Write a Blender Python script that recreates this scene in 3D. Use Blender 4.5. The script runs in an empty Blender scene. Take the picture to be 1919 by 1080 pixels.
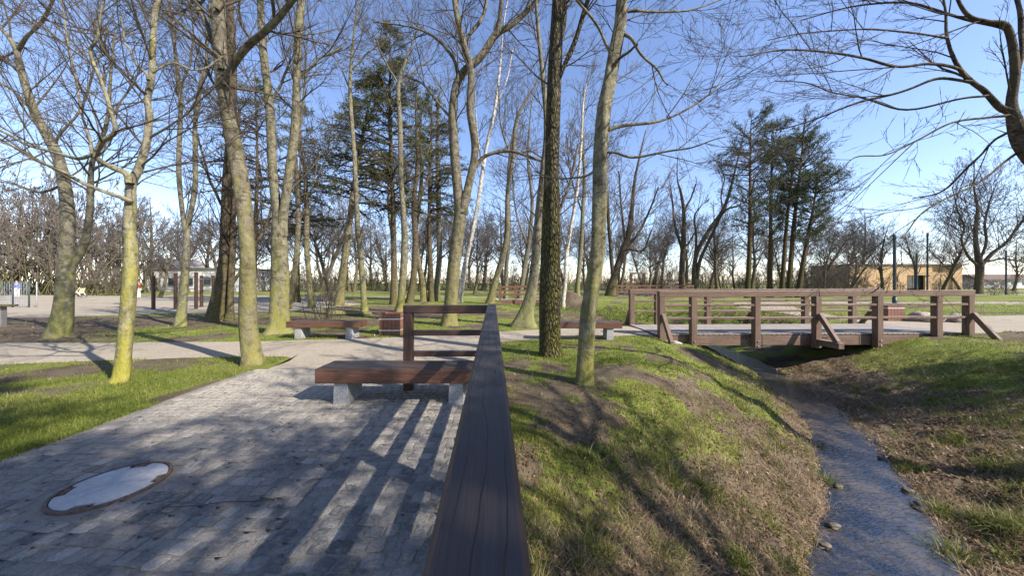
import bpy, bmesh, math, random
import numpy as np
from mathutils import Vector, Matrix

# ------------------------------------------------------------------ camera, sky, sun, exposure
SC = bpy.context.scene
COL = SC.collection
HC = 1.55            # eye height above the paving
F, CX, HY = 600.0, 960.0, 530.0   # focal length, centre column and horizon row in photo pixels (1919 wide)
cam_data = bpy.data.cameras.new("camera")
cam_data.sensor_width = 36.0
cam_data.lens = 36.0 * F / 1919.0
cam_data.shift_y = (HY - 540.0) / 1919.0
cam_data.clip_start = 0.05
cam_data.clip_end = 3000.0
cam = bpy.data.objects.new("camera", cam_data)
COL.objects.link(cam)
cam.location = (0, 0, HC)
cam.rotation_euler = (math.radians(90), 0, 0)
SC.camera = cam

SUN_TO = Vector((1.10, -0.66, 1.0)).normalized()      # towards the sun: behind the camera on the right
world = bpy.data.worlds.new("World")
SC.world = world
world.use_nodes = True
wn = world.node_tree
sky = wn.nodes.new("ShaderNodeTexSky")
sky.sky_type = 'NISHITA'
sky.sun_disc = False
sky.sun_elevation = math.asin(SUN_TO.z)
sky.sun_rotation = math.atan2(SUN_TO.x, SUN_TO.y)
sky.altitude = 0.0
sky.air_density = 1.0
sky.dust_density = 0.25
sky.ozone_density = 2.0
wb_ = wn.nodes.new("ShaderNodeMix"); wb_.data_type = 'RGBA'; wb_.blend_type = 'MULTIPLY'   # cool white balance of the photograph's sky
wb_.inputs[0].default_value = 1.0; wb_.inputs[7].default_value = (1.05, 1.0, 1.10, 1)
wn.links.new(sky.outputs[0], wb_.inputs[6])
wn.links.new(wb_.outputs[2], wn.nodes["Background"].inputs[0])
wn.nodes["Background"].inputs[1].default_value = 0.125
sun_data = bpy.data.lights.new("sun", 'SUN')
sun_data.energy = 5.0
sun_data.angle = math.radians(0.53)
sun_data.color = (1.0, 0.93, 0.83)
sun = bpy.data.objects.new("sun", sun_data)
COL.objects.link(sun)
sun.rotation_euler = (-SUN_TO).to_track_quat('-Z', 'Y').to_euler()
sun.location = (30, -20, 30)
SC.view_settings.view_transform = 'Standard'
SC.view_settings.look = 'None'
SC.view_settings.exposure = 1.02
SC.view_settings.gamma = 1.0
SC.view_settings.use_curve_mapping = False
SC.cycles.max_bounces = 6
SC.cycles.transparent_max_bounces = 8

# ------------------------------------------------------------------ helpers
def PX(px, py, Y):
    """photo pixel at distance Y -> point"""
    return np.array([(px - CX) / F * Y, Y, HC - (py - HY) / F * Y])

def GP(px, py, z=0.0):
    """photo pixel on a level z -> (x, y)"""
    Y = F * (HC - z) / (py - HY)
    return (px - CX) / F * Y, Y

def tag(o, label=None, cat=None, group=None, kind=None):
    if label: o["label"] = label
    if cat: o["category"] = cat
    if group: o["group"] = group
    if kind: o["kind"] = kind
    return o

def root(name, loc, label, cat, group=None, rz=0.0):
    o = bpy.data.objects.new(name, None)
    o.empty_display_size = 0.2
    COL.objects.link(o)
    o.location = loc
    o.rotation_euler = (0, 0, rz)
    return tag(o, label, cat, group)

def meshdata(name, V, Fc, smooth=False, attrs=None):
    """V (n,3), Fc (m,k) arrays -> mesh; attrs: {name: per-vertex floats}"""
    V = np.asarray(V, dtype=np.float32); Fc = np.asarray(Fc, dtype=np.int32)
    me = bpy.data.meshes.new(name)
    m, k = Fc.shape
    me.vertices.add(len(V)); me.vertices.foreach_set("co", V.ravel())
    me.loops.add(m * k); me.loops.foreach_set("vertex_index", Fc.ravel())
    me.polygons.add(m)
    me.polygons.foreach_set("loop_start", np.arange(0, m * k, k, dtype=np.int32))
    if smooth:
        me.polygons.foreach_set("use_smooth", np.ones(m, dtype=bool))
    me.update(calc_edges=True)
    if attrs:
        for an, av in attrs.items():
            at = me.attributes.new(an, 'FLOAT', 'POINT')
            at.data.foreach_set("value", np.asarray(av, dtype=np.float32))
    return me

def link(name, me, mat=None, parent=None, loc=None):
    o = bpy.data.objects.new(name, me)
    COL.objects.link(o)
    if mat is not None and len(me.materials) == 0:
        me.materials.append(mat)
    if parent is not None: o.parent = parent
    if loc is not None: o.location = loc
    return o

def bm_obj(name, bm, mat, parent=None, loc=None, smooth=False):
    me = bpy.data.meshes.new(name)
    bm.to_mesh(me); bm.free()
    if smooth:
        for p in me.polygons: p.use_smooth = True
    return link(name, me, mat, parent, loc)

def box_bm(sx, sy, sz, bev=0.0, seg=1):
    bm = bmesh.new()
    bmesh.ops.create_cube(bm, size=1.0)
    bmesh.ops.scale(bm, vec=(sx, sy, sz), verts=bm.verts)
    if bev > 0:
        bmesh.ops.bevel(bm, geom=list(bm.edges), offset=bev, segments=seg, affect='EDGES', profile=0.5)
    return bm

def beam(name, p0, p1, w, h, mat, parent, bev=0.006, roll=None, origin=(0, 0, 0)):
    """timber from p0 to p1 (world), w across, h tall; its mesh runs along local x"""
    p0 = Vector(p0); p1 = Vector(p1)
    L = (p1 - p0).length
    o = bm_obj(name, box_bm(L, w, h, bev), mat, parent)
    d = (p1 - p0).normalized()
    up = Vector((0, 0, 1)) if abs(d.z) < 0.95 else Vector((0, 1, 0))
    if roll is not None: up = Vector(roll)
    y = up.cross(d).normalized(); z = d.cross(y)
    R = Matrix((d, y, z)).transposed().to_4x4()
    o.matrix_local = Matrix.Translation((p0 + p1) / 2 - Vector(origin)) @ R
    return o

def nrm(a):
    return a / np.maximum(np.linalg.norm(a, axis=-1, keepdims=True), 1e-9)

# value noise
_rs = np.random.RandomState(5)
_LAT = _rs.rand(256, 256)
def vnoise(x, y):
    x = np.asarray(x, float); y = np.asarray(y, float)
    xi = np.floor(x).astype(int); yi = np.floor(y).astype(int)
    fx = x - xi; fy = y - yi
    fx = fx * fx * (3 - 2 * fx); fy = fy * fy * (3 - 2 * fy)
    a = _LAT[xi & 255, yi & 255]; b = _LAT[(xi + 1) & 255, yi & 255]
    c = _LAT[xi & 255, (yi + 1) & 255]; d = _LAT[(xi + 1) & 255, (yi + 1) & 255]
    return (a * (1 - fx) + b * fx) * (1 - fy) + (c * (1 - fx) + d * fx) * fy
def fbm(x, y, o=4):
    s = 0; a = 0.5; t = 0
    for i in range(o):
        s = s + a * vnoise(x * 2 ** i + 17 * i, y * 2 ** i + 31 * i); t += a; a *= 0.5
    return s / t
def sstep(a, b, x):
    t = np.clip((x - a) / (b - a), 0, 1)
    return t * t * (3 - 2 * t)

# ------------------------------------------------------------------ material helpers
class NT:
    def __init__(s, name):
        s.m = bpy.data.materials.new(name); s.m.use_nodes = True
        s.t = s.m.node_tree; s.b = s.t.nodes["Principled BSDF"]
    def n(s, typ, **kw):
        nd = s.t.nodes.new(typ)
        for k, v in kw.items(): setattr(nd, k, v)
        return nd
    def l(s, a, b): s.t.links.new(a, b)
    def set(s, nd, i, v):
        if hasattr(v, "links") or isinstance(v, bpy.types.NodeSocket): s.l(v, nd.inputs[i])
        else: nd.inputs[i].default_value = v
    def coord(s, which="Object", scale=(1, 1, 1), rot=(0, 0, 0), loc=(0, 0, 0)):
        if which == "World":
            src = s.n("ShaderNodeNewGeometry").outputs["Position"]
        else:
            src = s.n("ShaderNodeTexCoord").outputs[which]
        mp = s.n("ShaderNodeMapping")
        mp.inputs["Scale"].default_value = scale; mp.inputs["Rotation"].default_value = rot; mp.inputs["Location"].default_value = loc
        s.l(src, mp.inputs["Vector"])
        return mp.outputs[0]
    def noise(s, vec, scale=5, detail=5, rough=0.55, dist=0.0):
        nd = s.n("ShaderNodeTexNoise"); s.l(vec, nd.inputs["Vector"])
        nd.inputs["Scale"].default_value = scale; nd.inputs["Detail"].default_value = detail
        nd.inputs["Roughness"].default_value = rough; nd.inputs["Distortion"].default_value = dist
        return nd.outputs["Fac"]
    def ramp(s, fac, stops, interp='LINEAR'):
        nd = s.n("ShaderNodeValToRGB"); nd.color_ramp.interpolation = interp
        el = nd.color_ramp.elements
        while len(el) > 1: el.remove(el[-1])
        for i, (p, c) in enumerate(stops):
            e = el[0] if i == 0 else el.new(p)
            e.position = p
            e.color = (c, c, c, 1) if isinstance(c, (int, float)) else (*c, 1)
        s.l(fac, nd.inputs[0])
        return nd.outputs[0]
    def mix(s, fac, a, b, blend='MIX'):
        nd = s.n("ShaderNodeMix", data_type='RGBA', blend_type=blend)
        s.set(nd, 0, fac)
        for i, v in ((6, a), (7, b)):
            if isinstance(v, tuple): v = (*v, 1) if len(v) == 3 else v
            s.set(nd, i, v)
        return nd.outputs[2]
    def math(s, op, a, b=0.0, clamp=False):
        nd = s.n("ShaderNodeMath", operation=op, use_clamp=clamp)
        s.set(nd, 0, a); s.set(nd, 1, b)
        return nd.outputs[0]
    def attr(s, name, out="Fac"):
        nd = s.n("ShaderNodeAttribute"); nd.attribute_name = name
        return nd.outputs[out]
    def bump(s, h, strength=0.5, dist=0.02, normal=None):
        nd = s.n("ShaderNodeBump"); nd.inputs["Strength"].default_value = strength; nd.inputs["Distance"].default_value = dist
        s.l(h, nd.inputs["Height"])
        if normal is not None: s.l(normal, nd.inputs["Normal"])
        return nd.outputs[0]
    def done(s, col=None, rough=0.8, normal=None, spec=0.3, metal=0.0):
        if col is not None:
            if isinstance(col, tuple): col = (*col, 1)
            s.set(s.b, "Base Color", col)
        s.set(s.b, "Roughness", rough)
        s.b.inputs["Specular IOR Level"].default_value = spec
        s.b.inputs["Metallic"].default_value = metal
        if normal is not None: s.l(normal, s.b.inputs["Normal"])
        return s.m

M = {}
def bark(key, light, dark, moss, moss_lo, moss_hi, moss_amt, fine=1.0, bumpd=0.02, ridged=False):
    k = NT("bark_" + key)
    v = k.coord("Object", (6, 6, 1.6) if ridged else (3.0, 3.0, 2.2))
    n1 = k.noise(v, 3.0 * fine, 7, 0.62, 0.4)
    v2 = k.coord("Object", (2.2, 2.2, 9.0))
    n2 = k.noise(v2, 2.0 * fine, 4, 0.6, 0.6)          # rings and scars round the stem
    vf = k.coord("Object", (1, 1, 0.55))
    n3 = k.noise(vf, 34 * fine, 4, 0.7)
    c = k.ramp(n1, [(0.34, dark), (0.47, tuple((a + b) / 2 for a, b in zip(light, dark))), (0.62, light), (0.85, tuple(min(1, a * 1.25) for a in light))])
    sc = k.ramp(n2, [(0.33, 0.2), (0.44, 1.0)])
    c = k.mix(0.75, c, sc, 'MULTIPLY')
    c = k.mix(0.5, c, k.ramp(n3, [(0.3, 0.45), (0.6, 1.1)]), 'MULTIPLY')
    # green algae low down and in patches
    sep = k.n("ShaderNodeSeparateXYZ"); tc = k.n("ShaderNodeTexCoord"); k.l(tc.outputs["Object"], sep.inputs[0])
    mr = k.n("ShaderNodeMapRange"); mr.inputs[1].default_value = moss_lo; mr.inputs[2].default_value = moss_hi
    mr.inputs[3].default_value = 1.0; mr.inputs[4].default_value = 0.0
    k.l(sep.outputs[2], mr.inputs[0])
    vm = k.coord("Object", (2.6, 2.6, 0.6))
    nm = k.noise(vm, 2.6, 6, 0.65)
    mm = k.math('MULTIPLY', k.math('ADD', mr.outputs[0], k.math('MULTIPLY', k.math('SUBTRACT', nm, 0.52), 4.2)), moss_amt, True)
    mossc = k.mix(n3, tuple(a * 0.6 for a in moss), tuple(a * 1.25 for a in moss))
    c = k.mix(mm, c, mossc)
    hh = k.math('ADD', k.math('MULTIPLY', n1, 1.0), k.math('MULTIPLY', n3, 0.35))
    if ridged:
        vo = k.n("ShaderNodeTexVoronoi"); vo.feature = 'DISTANCE_TO_EDGE'
        k.l(k.coord("Object", (20, 20, 6.5)), vo.inputs["Vector"]); vo.inputs["Scale"].default_value = 1.0
        hh = k.math('ADD', hh, k.math('MULTIPLY', k.ramp(vo.outputs["Distance"], [(0.0, 0.0), (0.28, 1.0)]), 1.2))
        c = k.mix(0.75, c, k.ramp(vo.outputs["Distance"], [(0.0, 0.25), (0.2, 1.0)]), 'MULTIPLY')
    M[key] = k.done(c, 0.9, k.bump(hh, 1.0, bumpd * 1.5), 0.15)
    return M[key]

bark("green_bark", (0.22, 0.20, 0.14), (0.065, 0.055, 0.035), (0.20, 0.19, 0.045), 0.0, 3.6, 0.7)
bark("beech_bark", (0.185, 0.162, 0.118), (0.055, 0.045, 0.03), (0.20, 0.18, 0.05), 0.2, 5.0, 0.65)
bark("yellow_bark", (0.27, 0.245, 0.18), (0.08, 0.068, 0.042), (0.29, 0.265, 0.05), 0.2, 3.5, 0.85)
bark("grey_bark", (0.20, 0.18, 0.135), (0.06, 0.052, 0.037), (0.20, 0.20, 0.06), 0.2, 3.0, 0.6)
bark("rough_bark", (0.185, 0.155, 0.095), (0.065, 0.053, 0.032), (0.15, 0.14, 0.03), 0.5, 6.0, 0.6, 1.0, 0.04, True)
bark("dark_bark", (0.13, 0.10, 0.07), (0.035, 0.027, 0.02), (0.12, 0.115, 0.03), 0.2, 4.0, 0.5, 1.0, 0.03)
bark("far_bark", (0.13, 0.105, 0.08), (0.05, 0.04, 0.03), (0.12, 0.115, 0.04), 0.5, 5.0, 0.6)
bark("pine_bark", (0.26, 0.15, 0.085), (0.07, 0.045, 0.03), (0.12, 0.12, 0.035), 0.5, 9.0, 0.8, 1.0, 0.04, True)
bark("birch_bark", (0.62, 0.58, 0.52), (0.16, 0.13, 0.11), (0.30, 0.29, 0.12), 0.2, 3.0, 0.5)

def twigmat(key, a, b):
    k = NT(key)
    v = k.coord("Object")
    M[key] = k.done(k.mix(k.noise(v, 1.3, 3), a, b), 0.85, None, 0.12)
twigmat("twig", (0.045, 0.037, 0.028), (0.13, 0.105, 0.072))
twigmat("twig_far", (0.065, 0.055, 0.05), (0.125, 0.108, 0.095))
twigmat("twig_red", (0.095, 0.078, 0.065), (0.20, 0.17, 0.142))
twigmat("twig_dark", (0.04, 0.032, 0.026), (0.085, 0.067, 0.05))

def leafmat(key, stops, trans=0.25):
    """leaf and blade sheets: colour from the per-blade attribute 'tint'"""
    k = NT(key)
    c = k.ramp(k.attr("tint"), stops)
    k.done(c, 0.6, None, 0.25)
    tr = k.n("ShaderNodeBsdfTranslucent"); k.l(c, tr.inputs[0])
    mx = k.n("ShaderNodeMixShader"); mx.inputs[0].default_value = trans
    k.l(k.b.outputs[0], mx.inputs[1]); k.l(tr.outputs[0], mx.inputs[2])
    k.l(mx.outputs[0], k.t.nodes["Material Output"].inputs[0])
    M[key] = k.m
leafmat("grass_blades", [(0.0, (0.045, 0.075, 0.014)), (0.42, (0.12, 0.15, 0.024)), (0.72, (0.23, 0.24, 0.05)), (0.88, (0.33, 0.29, 0.11)), (1.0, (0.42, 0.34, 0.18))], 0.35)
leafmat("dry_straw", [(0.0, (0.13, 0.085, 0.05)), (0.5, (0.30, 0.22, 0.13)), (1.0, (0.48, 0.38, 0.25))], 0.2)
leafmat("leaf_litter", [(0.0, (0.06, 0.035, 0.02)), (0.4, (0.16, 0.09, 0.05)), (0.75, (0.28, 0.18, 0.10)), (1.0, (0.46, 0.36, 0.26))], 0.15)
leafmat("conifer_needles", [(0.0, (0.035, 0.052, 0.02)), (0.5, (0.09, 0.105, 0.034)), (0.8, (0.17, 0.155, 0.055)), (1.0, (0.25, 0.18, 0.08))], 0.3)
leafmat("pine_needles", [(0.0, (0.028, 0.045, 0.022)), (0.55, (0.065, 0.085, 0.032)), (0.8, (0.13, 0.12, 0.05)), (1.0, (0.24, 0.13, 0.085))], 0.3)

def woodmat(key, base, worn, worn_sheen_amt, rough=0.6, cracks=False):
    """stained timber, grain along local x; upward faces are greyed by weather and a painted sky sheen"""
    k = NT(key)
    oi = k.n("ShaderNodeObjectInfo")
    tc = k.n("ShaderNodeTexCoord")
    off = k.n("ShaderNodeVectorMath", operation='ADD')
    cmb = k.n("ShaderNodeCombineXYZ")
    k.l(k.math('MULTIPLY', oi.outputs["Random"], 37.0), cmb.inputs[0]); k.l(k.math('MULTIPLY', oi.outputs["Random"], 11.0), cmb.inputs[1])
    k.l(tc.outputs["Object"], off.inputs[0]); k.l(cmb.outputs[0], off.inputs[1])
    def mp(sc):
        m_ = k.n("ShaderNodeMapping"); m_.inputs["Scale"].default_value = sc; k.l(off.outputs[0], m_.inputs[0]); return m_.outputs[0]
    g = k.noise(mp((1.2, 26, 26)), 2.2, 6, 0.6, 0.8)
    g2 = k.noise(mp((5, 150, 150)), 1.5, 3, 0.6)
    blot = k.noise(mp((1.0, 3, 3)), 1.6, 5, 0.6)
    c = k.ramp(g, [(0.25, tuple(a * 0.45 for a in base)), (0.5, base), (0.75, tuple(a * 1.5 for a in base))])
    c = k.mix(0.65, c, k.ramp(g2, [(0.3, 0.4), (0.65, 1.2)]), 'MULTIPLY')
    geo = k.n("ShaderNodeNewGeometry"); sp = k.n("ShaderNodeSeparateXYZ"); k.l(geo.outputs["True Normal"], sp.inputs[0])
    up = k.math('MULTIPLY', k.ramp(sp.outputs[2], [(0.6, 0.0), (0.9, 1.0)]), worn_sheen_amt)  # upward faces carry sky sheen in their colour along with weathering
    wear_sheen = k.math('ADD', k.math('MULTIPLY', up, k.ramp(blot, [(0.25, 0.55), (0.7, 1.0)])), k.math('MULTIPLY', k.ramp(blot, [(0.5, 0.0), (0.75, 1.0)]), 0.18), True)
    wc = k.mix(g, tuple(a * 0.7 for a in worn), tuple(a * 1.2 for a in worn))
    c = k.mix(wear_sheen, c, wc)
    h = k.math('ADD', g, k.math('MULTIPLY', g2, 0.4))
    if cracks:
        wv = mp((0.55, 1, 1))
        wob = k.noise(wv, 2.2, 4, 0.55)
        sy = k.n("ShaderNodeSeparateXYZ"); k.l(tc.outputs["Object"], sy.inputs[0])
        yy = k.math('ADD', k.math('MULTIPLY', sy.outputs[1], 27.0), k.math('MULTIPLY', wob, 2.6))
        fr = k.math('ABSOLUTE', k.math('SUBTRACT', k.math('FRACT', yy), 0.5))
        gate = k.ramp(k.noise(mp((0.8, 9, 9)), 1.7, 2, 0.5), [(0.44, 0.0), (0.54, 1.0)])
        ck = k.math('MULTIPLY', k.ramp(fr, [(0.0, 1.0), (0.045, 0.0)]), gate)
        c = k.mix(k.math('MULTIPLY', ck, 0.85), c, (0.012, 0.01, 0.009))
        h = k.math('SUBTRACT', h, k.math('MULTIPLY', ck, 3.0))
    rr = k.ramp(g, [(0.3, rough - 0.08), (0.7, rough + 0.12)])
    M[key] = k.done(c, rr, k.bump(h, 0.6, 0.006), 0.35)
woodmat("rail_wood", (0.066, 0.034, 0.025), (0.05, 0.05, 0.05), 0.95, 0.5, True)
woodmat("bench_wood", (0.115, 0.055, 0.034), (0.058, 0.05, 0.047), 0.95, 0.45, True)
woodmat("bridge_wood", (0.15, 0.093, 0.064), (0.33, 0.28, 0.235), 0.9, 0.65, True)
woodmat("deck_wood", (0.20, 0.15, 0.12), (0.34, 0.31, 0.28), 0.9, 0.8)
woodmat("bin_wood", (0.20, 0.085, 0.055), (0.22, 0.14, 0.1), 0.4, 0.6)
woodmat("far_wood", (0.15, 0.07, 0.045), (0.26, 0.19, 0.14), 0.6, 0.7)
woodmat("cladding_wood", (0.46, 0.31, 0.15), (0.45, 0.3, 0.16), 0.2, 0.7)

def stonemat(key, a, b, scale=60, rough=0.85, bd=0.003):
    k = NT(key); v = k.coord("Object")
    n1 = k.noise(v, scale, 3, 0.7); n2 = k.noise(v, 4, 4, 0.6)
    c = k.mix(k.ramp(n1, [(0.35, 0.0), (0.65, 1.0)]), a, b)
    c = k.mix(0.5, c, k.ramp(n2, [(0.3, 0.6), (0.7, 1.1)]), 'MULTIPLY')
    M[key] = k.done(c, rough, k.bump(n1, 0.5, bd), 0.3)
stonemat("granite", (0.16, 0.155, 0.15), (0.46, 0.45, 0.43), 90)
stonemat("concrete", (0.36, 0.35, 0.33), (0.52, 0.51, 0.48), 30)
stonemat("cover_concrete", (0.30, 0.30, 0.30), (0.40, 0.395, 0.385), 26, 0.6, 0.001)
stonemat("rust_iron", (0.06, 0.04, 0.032), (0.15, 0.10, 0.078), 30, 0.75, 0.004)
stonemat("boulder", (0.20, 0.155, 0.13), (0.40, 0.33, 0.28), 8, 0.9, 0.02)
stonemat("wet_stone", (0.05, 0.042, 0.033), (0.14, 0.118, 0.09), 12, 0.65, 0.01)
stonemat("white_plaster", (0.68, 0.66, 0.63), (0.8, 0.78, 0.75), 3, 0.9)
stonemat("roof_grey", (0.15, 0.14, 0.14), (0.24, 0.22, 0.21), 3, 0.9)
stonemat("roof_brown", (0.10, 0.07, 0.055), (0.17, 0.12, 0.10), 3, 0.9)

def plain(key, c, rough=0.6, metal=0.0, spec=0.4):
    k = NT(key); v = k.coord("Object"); n1 = k.noise(v, 7, 4, 0.6)
    M[key] = k.done(k.mix(k.ramp(n1, [(0.3, 0.0), (0.7, 1.0)]), tuple(a * 0.8 for a in c), tuple(min(1, a * 1.1) for a in c)), rough, None, spec, metal)
plain("steel_band", (0.55, 0.53, 0.51), 0.4, 0.5)
plain("bolt_steel", (0.30, 0.28, 0.26), 0.45, 0.8)
plain("lamp_paint", (0.035, 0.055, 0.06), 0.5)
plain("glass_dark", (0.05, 0.07, 0.08), 0.1, 0.0, 0.6)
plain("blue_cloth", (0.10, 0.16, 0.42), 0.8)
plain("white_cloth", (0.75, 0.72, 0.70), 0.8)
plain("red_cloth", (0.40, 0.05, 0.04), 0.8)
plain("purple_cloth", (0.22, 0.16, 0.42), 0.8)
plain("dark_cloth", (0.03, 0.03, 0.04), 0.8)
plain("skin", (0.55, 0.34, 0.25), 0.6)
plain("hair", (0.035, 0.022, 0.015), 0.7)
plain("yellow_paint", (0.62, 0.56, 0.30), 0.5)
plain("net_wire", (0.30, 0.34, 0.38), 0.5)
# ------------------------------------------------------------------ terrain
WATER = -1.0
_K = (HC - WATER) / (HC + 0.8)
_st = np.array([(1.2, -9, 1.0), (1.3, -4, 1.0), (1.4, -1, 1.0), (1.6, 0.6, 1.05)]
               + [(a * _K, b * _K, c * _K * 0.98) for a, b, c in ((2.10, 1.64, 0.92), (2.93, 2.50, 0.88), (3.50, 2.97, 0.79), (4.27, 3.90, 0.74), (5.2, 5.22, 0.66), (6.05, 6.9, 0.62), (6.75, 8.6, 0.62), (7.3, 11.0, 0.68))]
               + [(8.3, 15, 0.8), (7.4, 18, 0.9), (4.7, 21, 0.9), (2.4, 24.5, 0.9), (1.4, 27.5, 1.0), (0.6, 33, 1.0), (1.5, 40, 1.0), (6, 46, 1.0), (14, 49, 1.0)])
def catmull(pts, per=4):
    pts = np.asarray(pts, float)
    p = np.vstack([2 * pts[0] - pts[1], pts, 2 * pts[-1] - pts[-2]])
    out = []
    for i in range(1, len(p) - 2):
        for j in range(per):
            t = j / per
            out.append(0.5 * ((2 * p[i]) + (-p[i - 1] + p[i + 1]) * t + (2 * p[i - 1] - 5 * p[i] + 4 * p[i + 1] - p[i + 2]) * t * t + (-p[i - 1] + 3 * p[i] - 3 * p[i + 1] + p[i + 2]) * t ** 3))
    out.append(p[-2])
    return np.array(out)
STREAM = catmull(_st, 4)

def stream_dist(x, y):
    x = np.asarray(x, float); y = np.asarray(y, float)
    best = np.full(x.shape, 1e9); side = np.zeros(x.shape); wid = np.ones(x.shape)
    for a, b in zip(STREAM[:-1], STREAM[1:]):
        dx, dy = b[0] - a[0], b[1] - a[1]
        t = np.clip(((x - a[0]) * dx + (y - a[1]) * dy) / (dx * dx + dy * dy), 0, 1)
        qx = x - (a[0] + t * dx); qy = y - (a[1] + t * dy)
        d = np.hypot(qx, qy)
        m = d < best
        best = np.where(m, d, best); side = np.where(m, np.sign(dx * qy - dy * qx), side)
        wid = np.where(m, a[2] + (b[2] - a[2]) * t, wid)
    return best, side, wid       # side > 0: left bank

def rail_x(y): return -0.018 - 0.06 * np.asarray(y, float)

def H(x, y, noise=True):
    x = np.asarray(x, float); y = np.asarray(y, float)
    d, s, w = stream_dist(x, y)
    wob = (fbm(x * 1.3 + 3, y * 1.3 + 9, 3) - 0.5) * 0.35
    e = d - w / 2 + 0.16 * (fbm(x * 2.4 + 11, y * 2.4, 3) - 0.5) + wob * sstep(0.0, 0.6, d - w / 2) * 0.8
    far = sstep(11.5, 15, y)
    Ll = 2.3 + 0.5 * sstep(3, 7, y) - 0.3 * far; Lr = 4.3 - 2.0 * far
    tl = np.clip(e / Ll, 0, 1); tr = np.clip(e / Lr, 0, 1)
    Sl = 0.45 * (tl * tl * (3 - 2 * tl)) + 0.55 * (1 - (1 - tl) ** 2.2)
    Sr = 0.75 * (tr * tr * (3 - 2 * tr)) + 0.25 * (1 - (1 - tr) ** 2)
    deep = -WATER + 0.012
    zl = -deep * (1 - Sl); zr = -deep + (deep + 0.05) * Sr
    z = np.where(s > 0, zl, zr)
    z = np.where(e < 0, -deep - 0.16 * np.clip(-e / 0.25, 0, 1), z)
    if noise:
        bank = sstep(0.0, 0.5, e) * (1 - sstep(0.9, 1.0, np.where(s > 0, tl, tr)) * 0.75)
        amp = np.where((s > 0), 0.10, 0.16)
        z = z + amp * bank * (fbm(x * 1.7, y * 1.7, 4) - 0.5) + 0.035 * bank * (fbm(x * 7, y * 7, 3) - 0.5) + 0.16 * sstep(0.02, 0.3, e) * (1 - sstep(1.3, 2.4, e)) * (fbm(x * 3.4 + 7, y * 3.4, 4) - 0.5) * np.where((y < 9) & (y > 0.5), 1, 0)
    # the paved terrace and everything beyond it on the left is level
    lev = ((x < rail_x(y) + 0.02) & (y < 5.2)) | (x < -1.2)
    z = np.where(lev & (s > 0) & (y < 20), 0.0, z)
    z = z + 0.085 * np.exp(-(((x - 3.4) / 1.2) ** 2 + ((y - 10) / 1.5) ** 2)) + 0.05 * np.exp(-(((x - 13.6) / 1.6) ** 2 + ((y - 10) / 1.8) ** 2))
    z = z + 0.9 * np.exp(-(((x - 4.4) / 1.1) ** 2 + ((y - 25.5) / 1.3) ** 2)) * sstep(20, 24, y)   # a heap of soil
    if noise:
        z = z + 0.10 * (fbm(x * 0.35, y * 0.35, 3) - 0.5) * sstep(11, 16, y) * (1 - sstep(60, 90, y))
    return z
def Hs(x, y): return float(H(np.array([x]), np.array([y]))[0])

def poly_in(x, y, P):
    inside = np.zeros(np.shape(x), bool)
    n = len(P)
    for i in range(n):
        (x0, y0), (x1, y1) = P[i], P[(i + 1) % n]
        c = ((y0 > y) != (y1 > y)) & (x < (x1 - x0) * (y - y0) / (y1 - y0 + 1e-12) + x0)
        inside ^= c
    return inside

# sand paths: lower and upper edge polylines (x, y)
PATHS = {
    "sand_path": ([(-70, 3.5), (-30, 4.6), (-16, 5.3), (-11, 5.8), (-7, 6.5), (-4.62, 6.6), (-4.2, 5.5), (-2.5, 5.25), (-0.6, 5.05), (-0.55, 7.6), (-0.2, 8.35), (1.2, 8.8), (2.6, 8.95), (4.35, 9.0)],
                  [(-70, 7.0), (-30, 8.0), (-16, 8.2), (-11, 8.2), (-7, 8.4), (-5.6, 8.6), (-4.6, 8.75), (-3.4, 9.0), (-2.4, 9.35), (-1.4, 9.75), (-0.3, 10.1), (1.2, 10.6), (2.6, 10.95), (4.35, 11.05)]),
    "path": ([(12.4, 9.0), (14.0, 9.3), (16, 9.8), (22, 10.0), (40, 9.5), (80, 8.0)],
             [(12.4, 11.05), (13.8, 13.0), (16, 13.6), (22, 14.4), (40, 15.5), (80, 17.0)]),
}
def ribbon(name, lo, hi, mat, n=160, across=10, zoff=0.006, wob=0.10, label=None):
    lo = catmull(lo, 12); hi = catmull(hi, 12)
    k = min(len(lo), len(hi))
    ti = np.linspace(0, 1, n)
    def res(a):
        s = np.linspace(0, 1, len(a))
        return np.stack([np.interp(ti, s, a[:, 0]), np.interp(ti, s, a[:, 1])], 1)
    lo = res(lo); hi = res(hi)
    lo = lo + wob * (np.stack([fbm(lo[:, 0] * 1.7, lo[:, 1] * 1.7), fbm(lo[:, 0] * 1.7 + 50, lo[:, 1] * 1.7)], 1) - 0.5) * 2
    hi = hi + wob * (np.stack([fbm(hi[:, 0] * 1.7, hi[:, 1] * 1.7 + 9), fbm(hi[:, 0] * 1.7 + 50, hi[:, 1] * 1.7)], 1) - 0.5) * 2
    t = np.linspace(0, 1, across)[None, :, None]
    P = lo[:, None] * (1 - t) + hi[:, None] * t
    X, Y = P[..., 0], P[..., 1]
    Z = H(X, Y) + zoff
    V = np.stack([X, Y, Z], -1).reshape(-1, 3)
    i, j = np.meshgrid(np.arange(n - 1), np.arange(across - 1), indexing='ij')
    a = (i * across + j).ravel()
    Fc = np.stack([a, a + across, a + across + 1, a + 1], 1)
    # keep the faces looking up
    v0, v1, v2 = V[Fc[0, 0]], V[Fc[0, 1]], V[Fc[0, 2]]
    if np.cross(v1 - v0, v2 - v0)[2] < 0: Fc = Fc[:, ::-1]
    o = link(name, meshdata(name, V, Fc, True), mat)
    return tag(o, label, None, None, "structure")

PLAY = [(-90, 13.2), (-40, 13.6), (-24, 13.4), (-19.5, 14.6), (-15.5, 16.2), (-11.5, 17.2), (-10.5, 21), (-13, 27), (-17, 34), (-30, 39), (-90, 40)]

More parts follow.
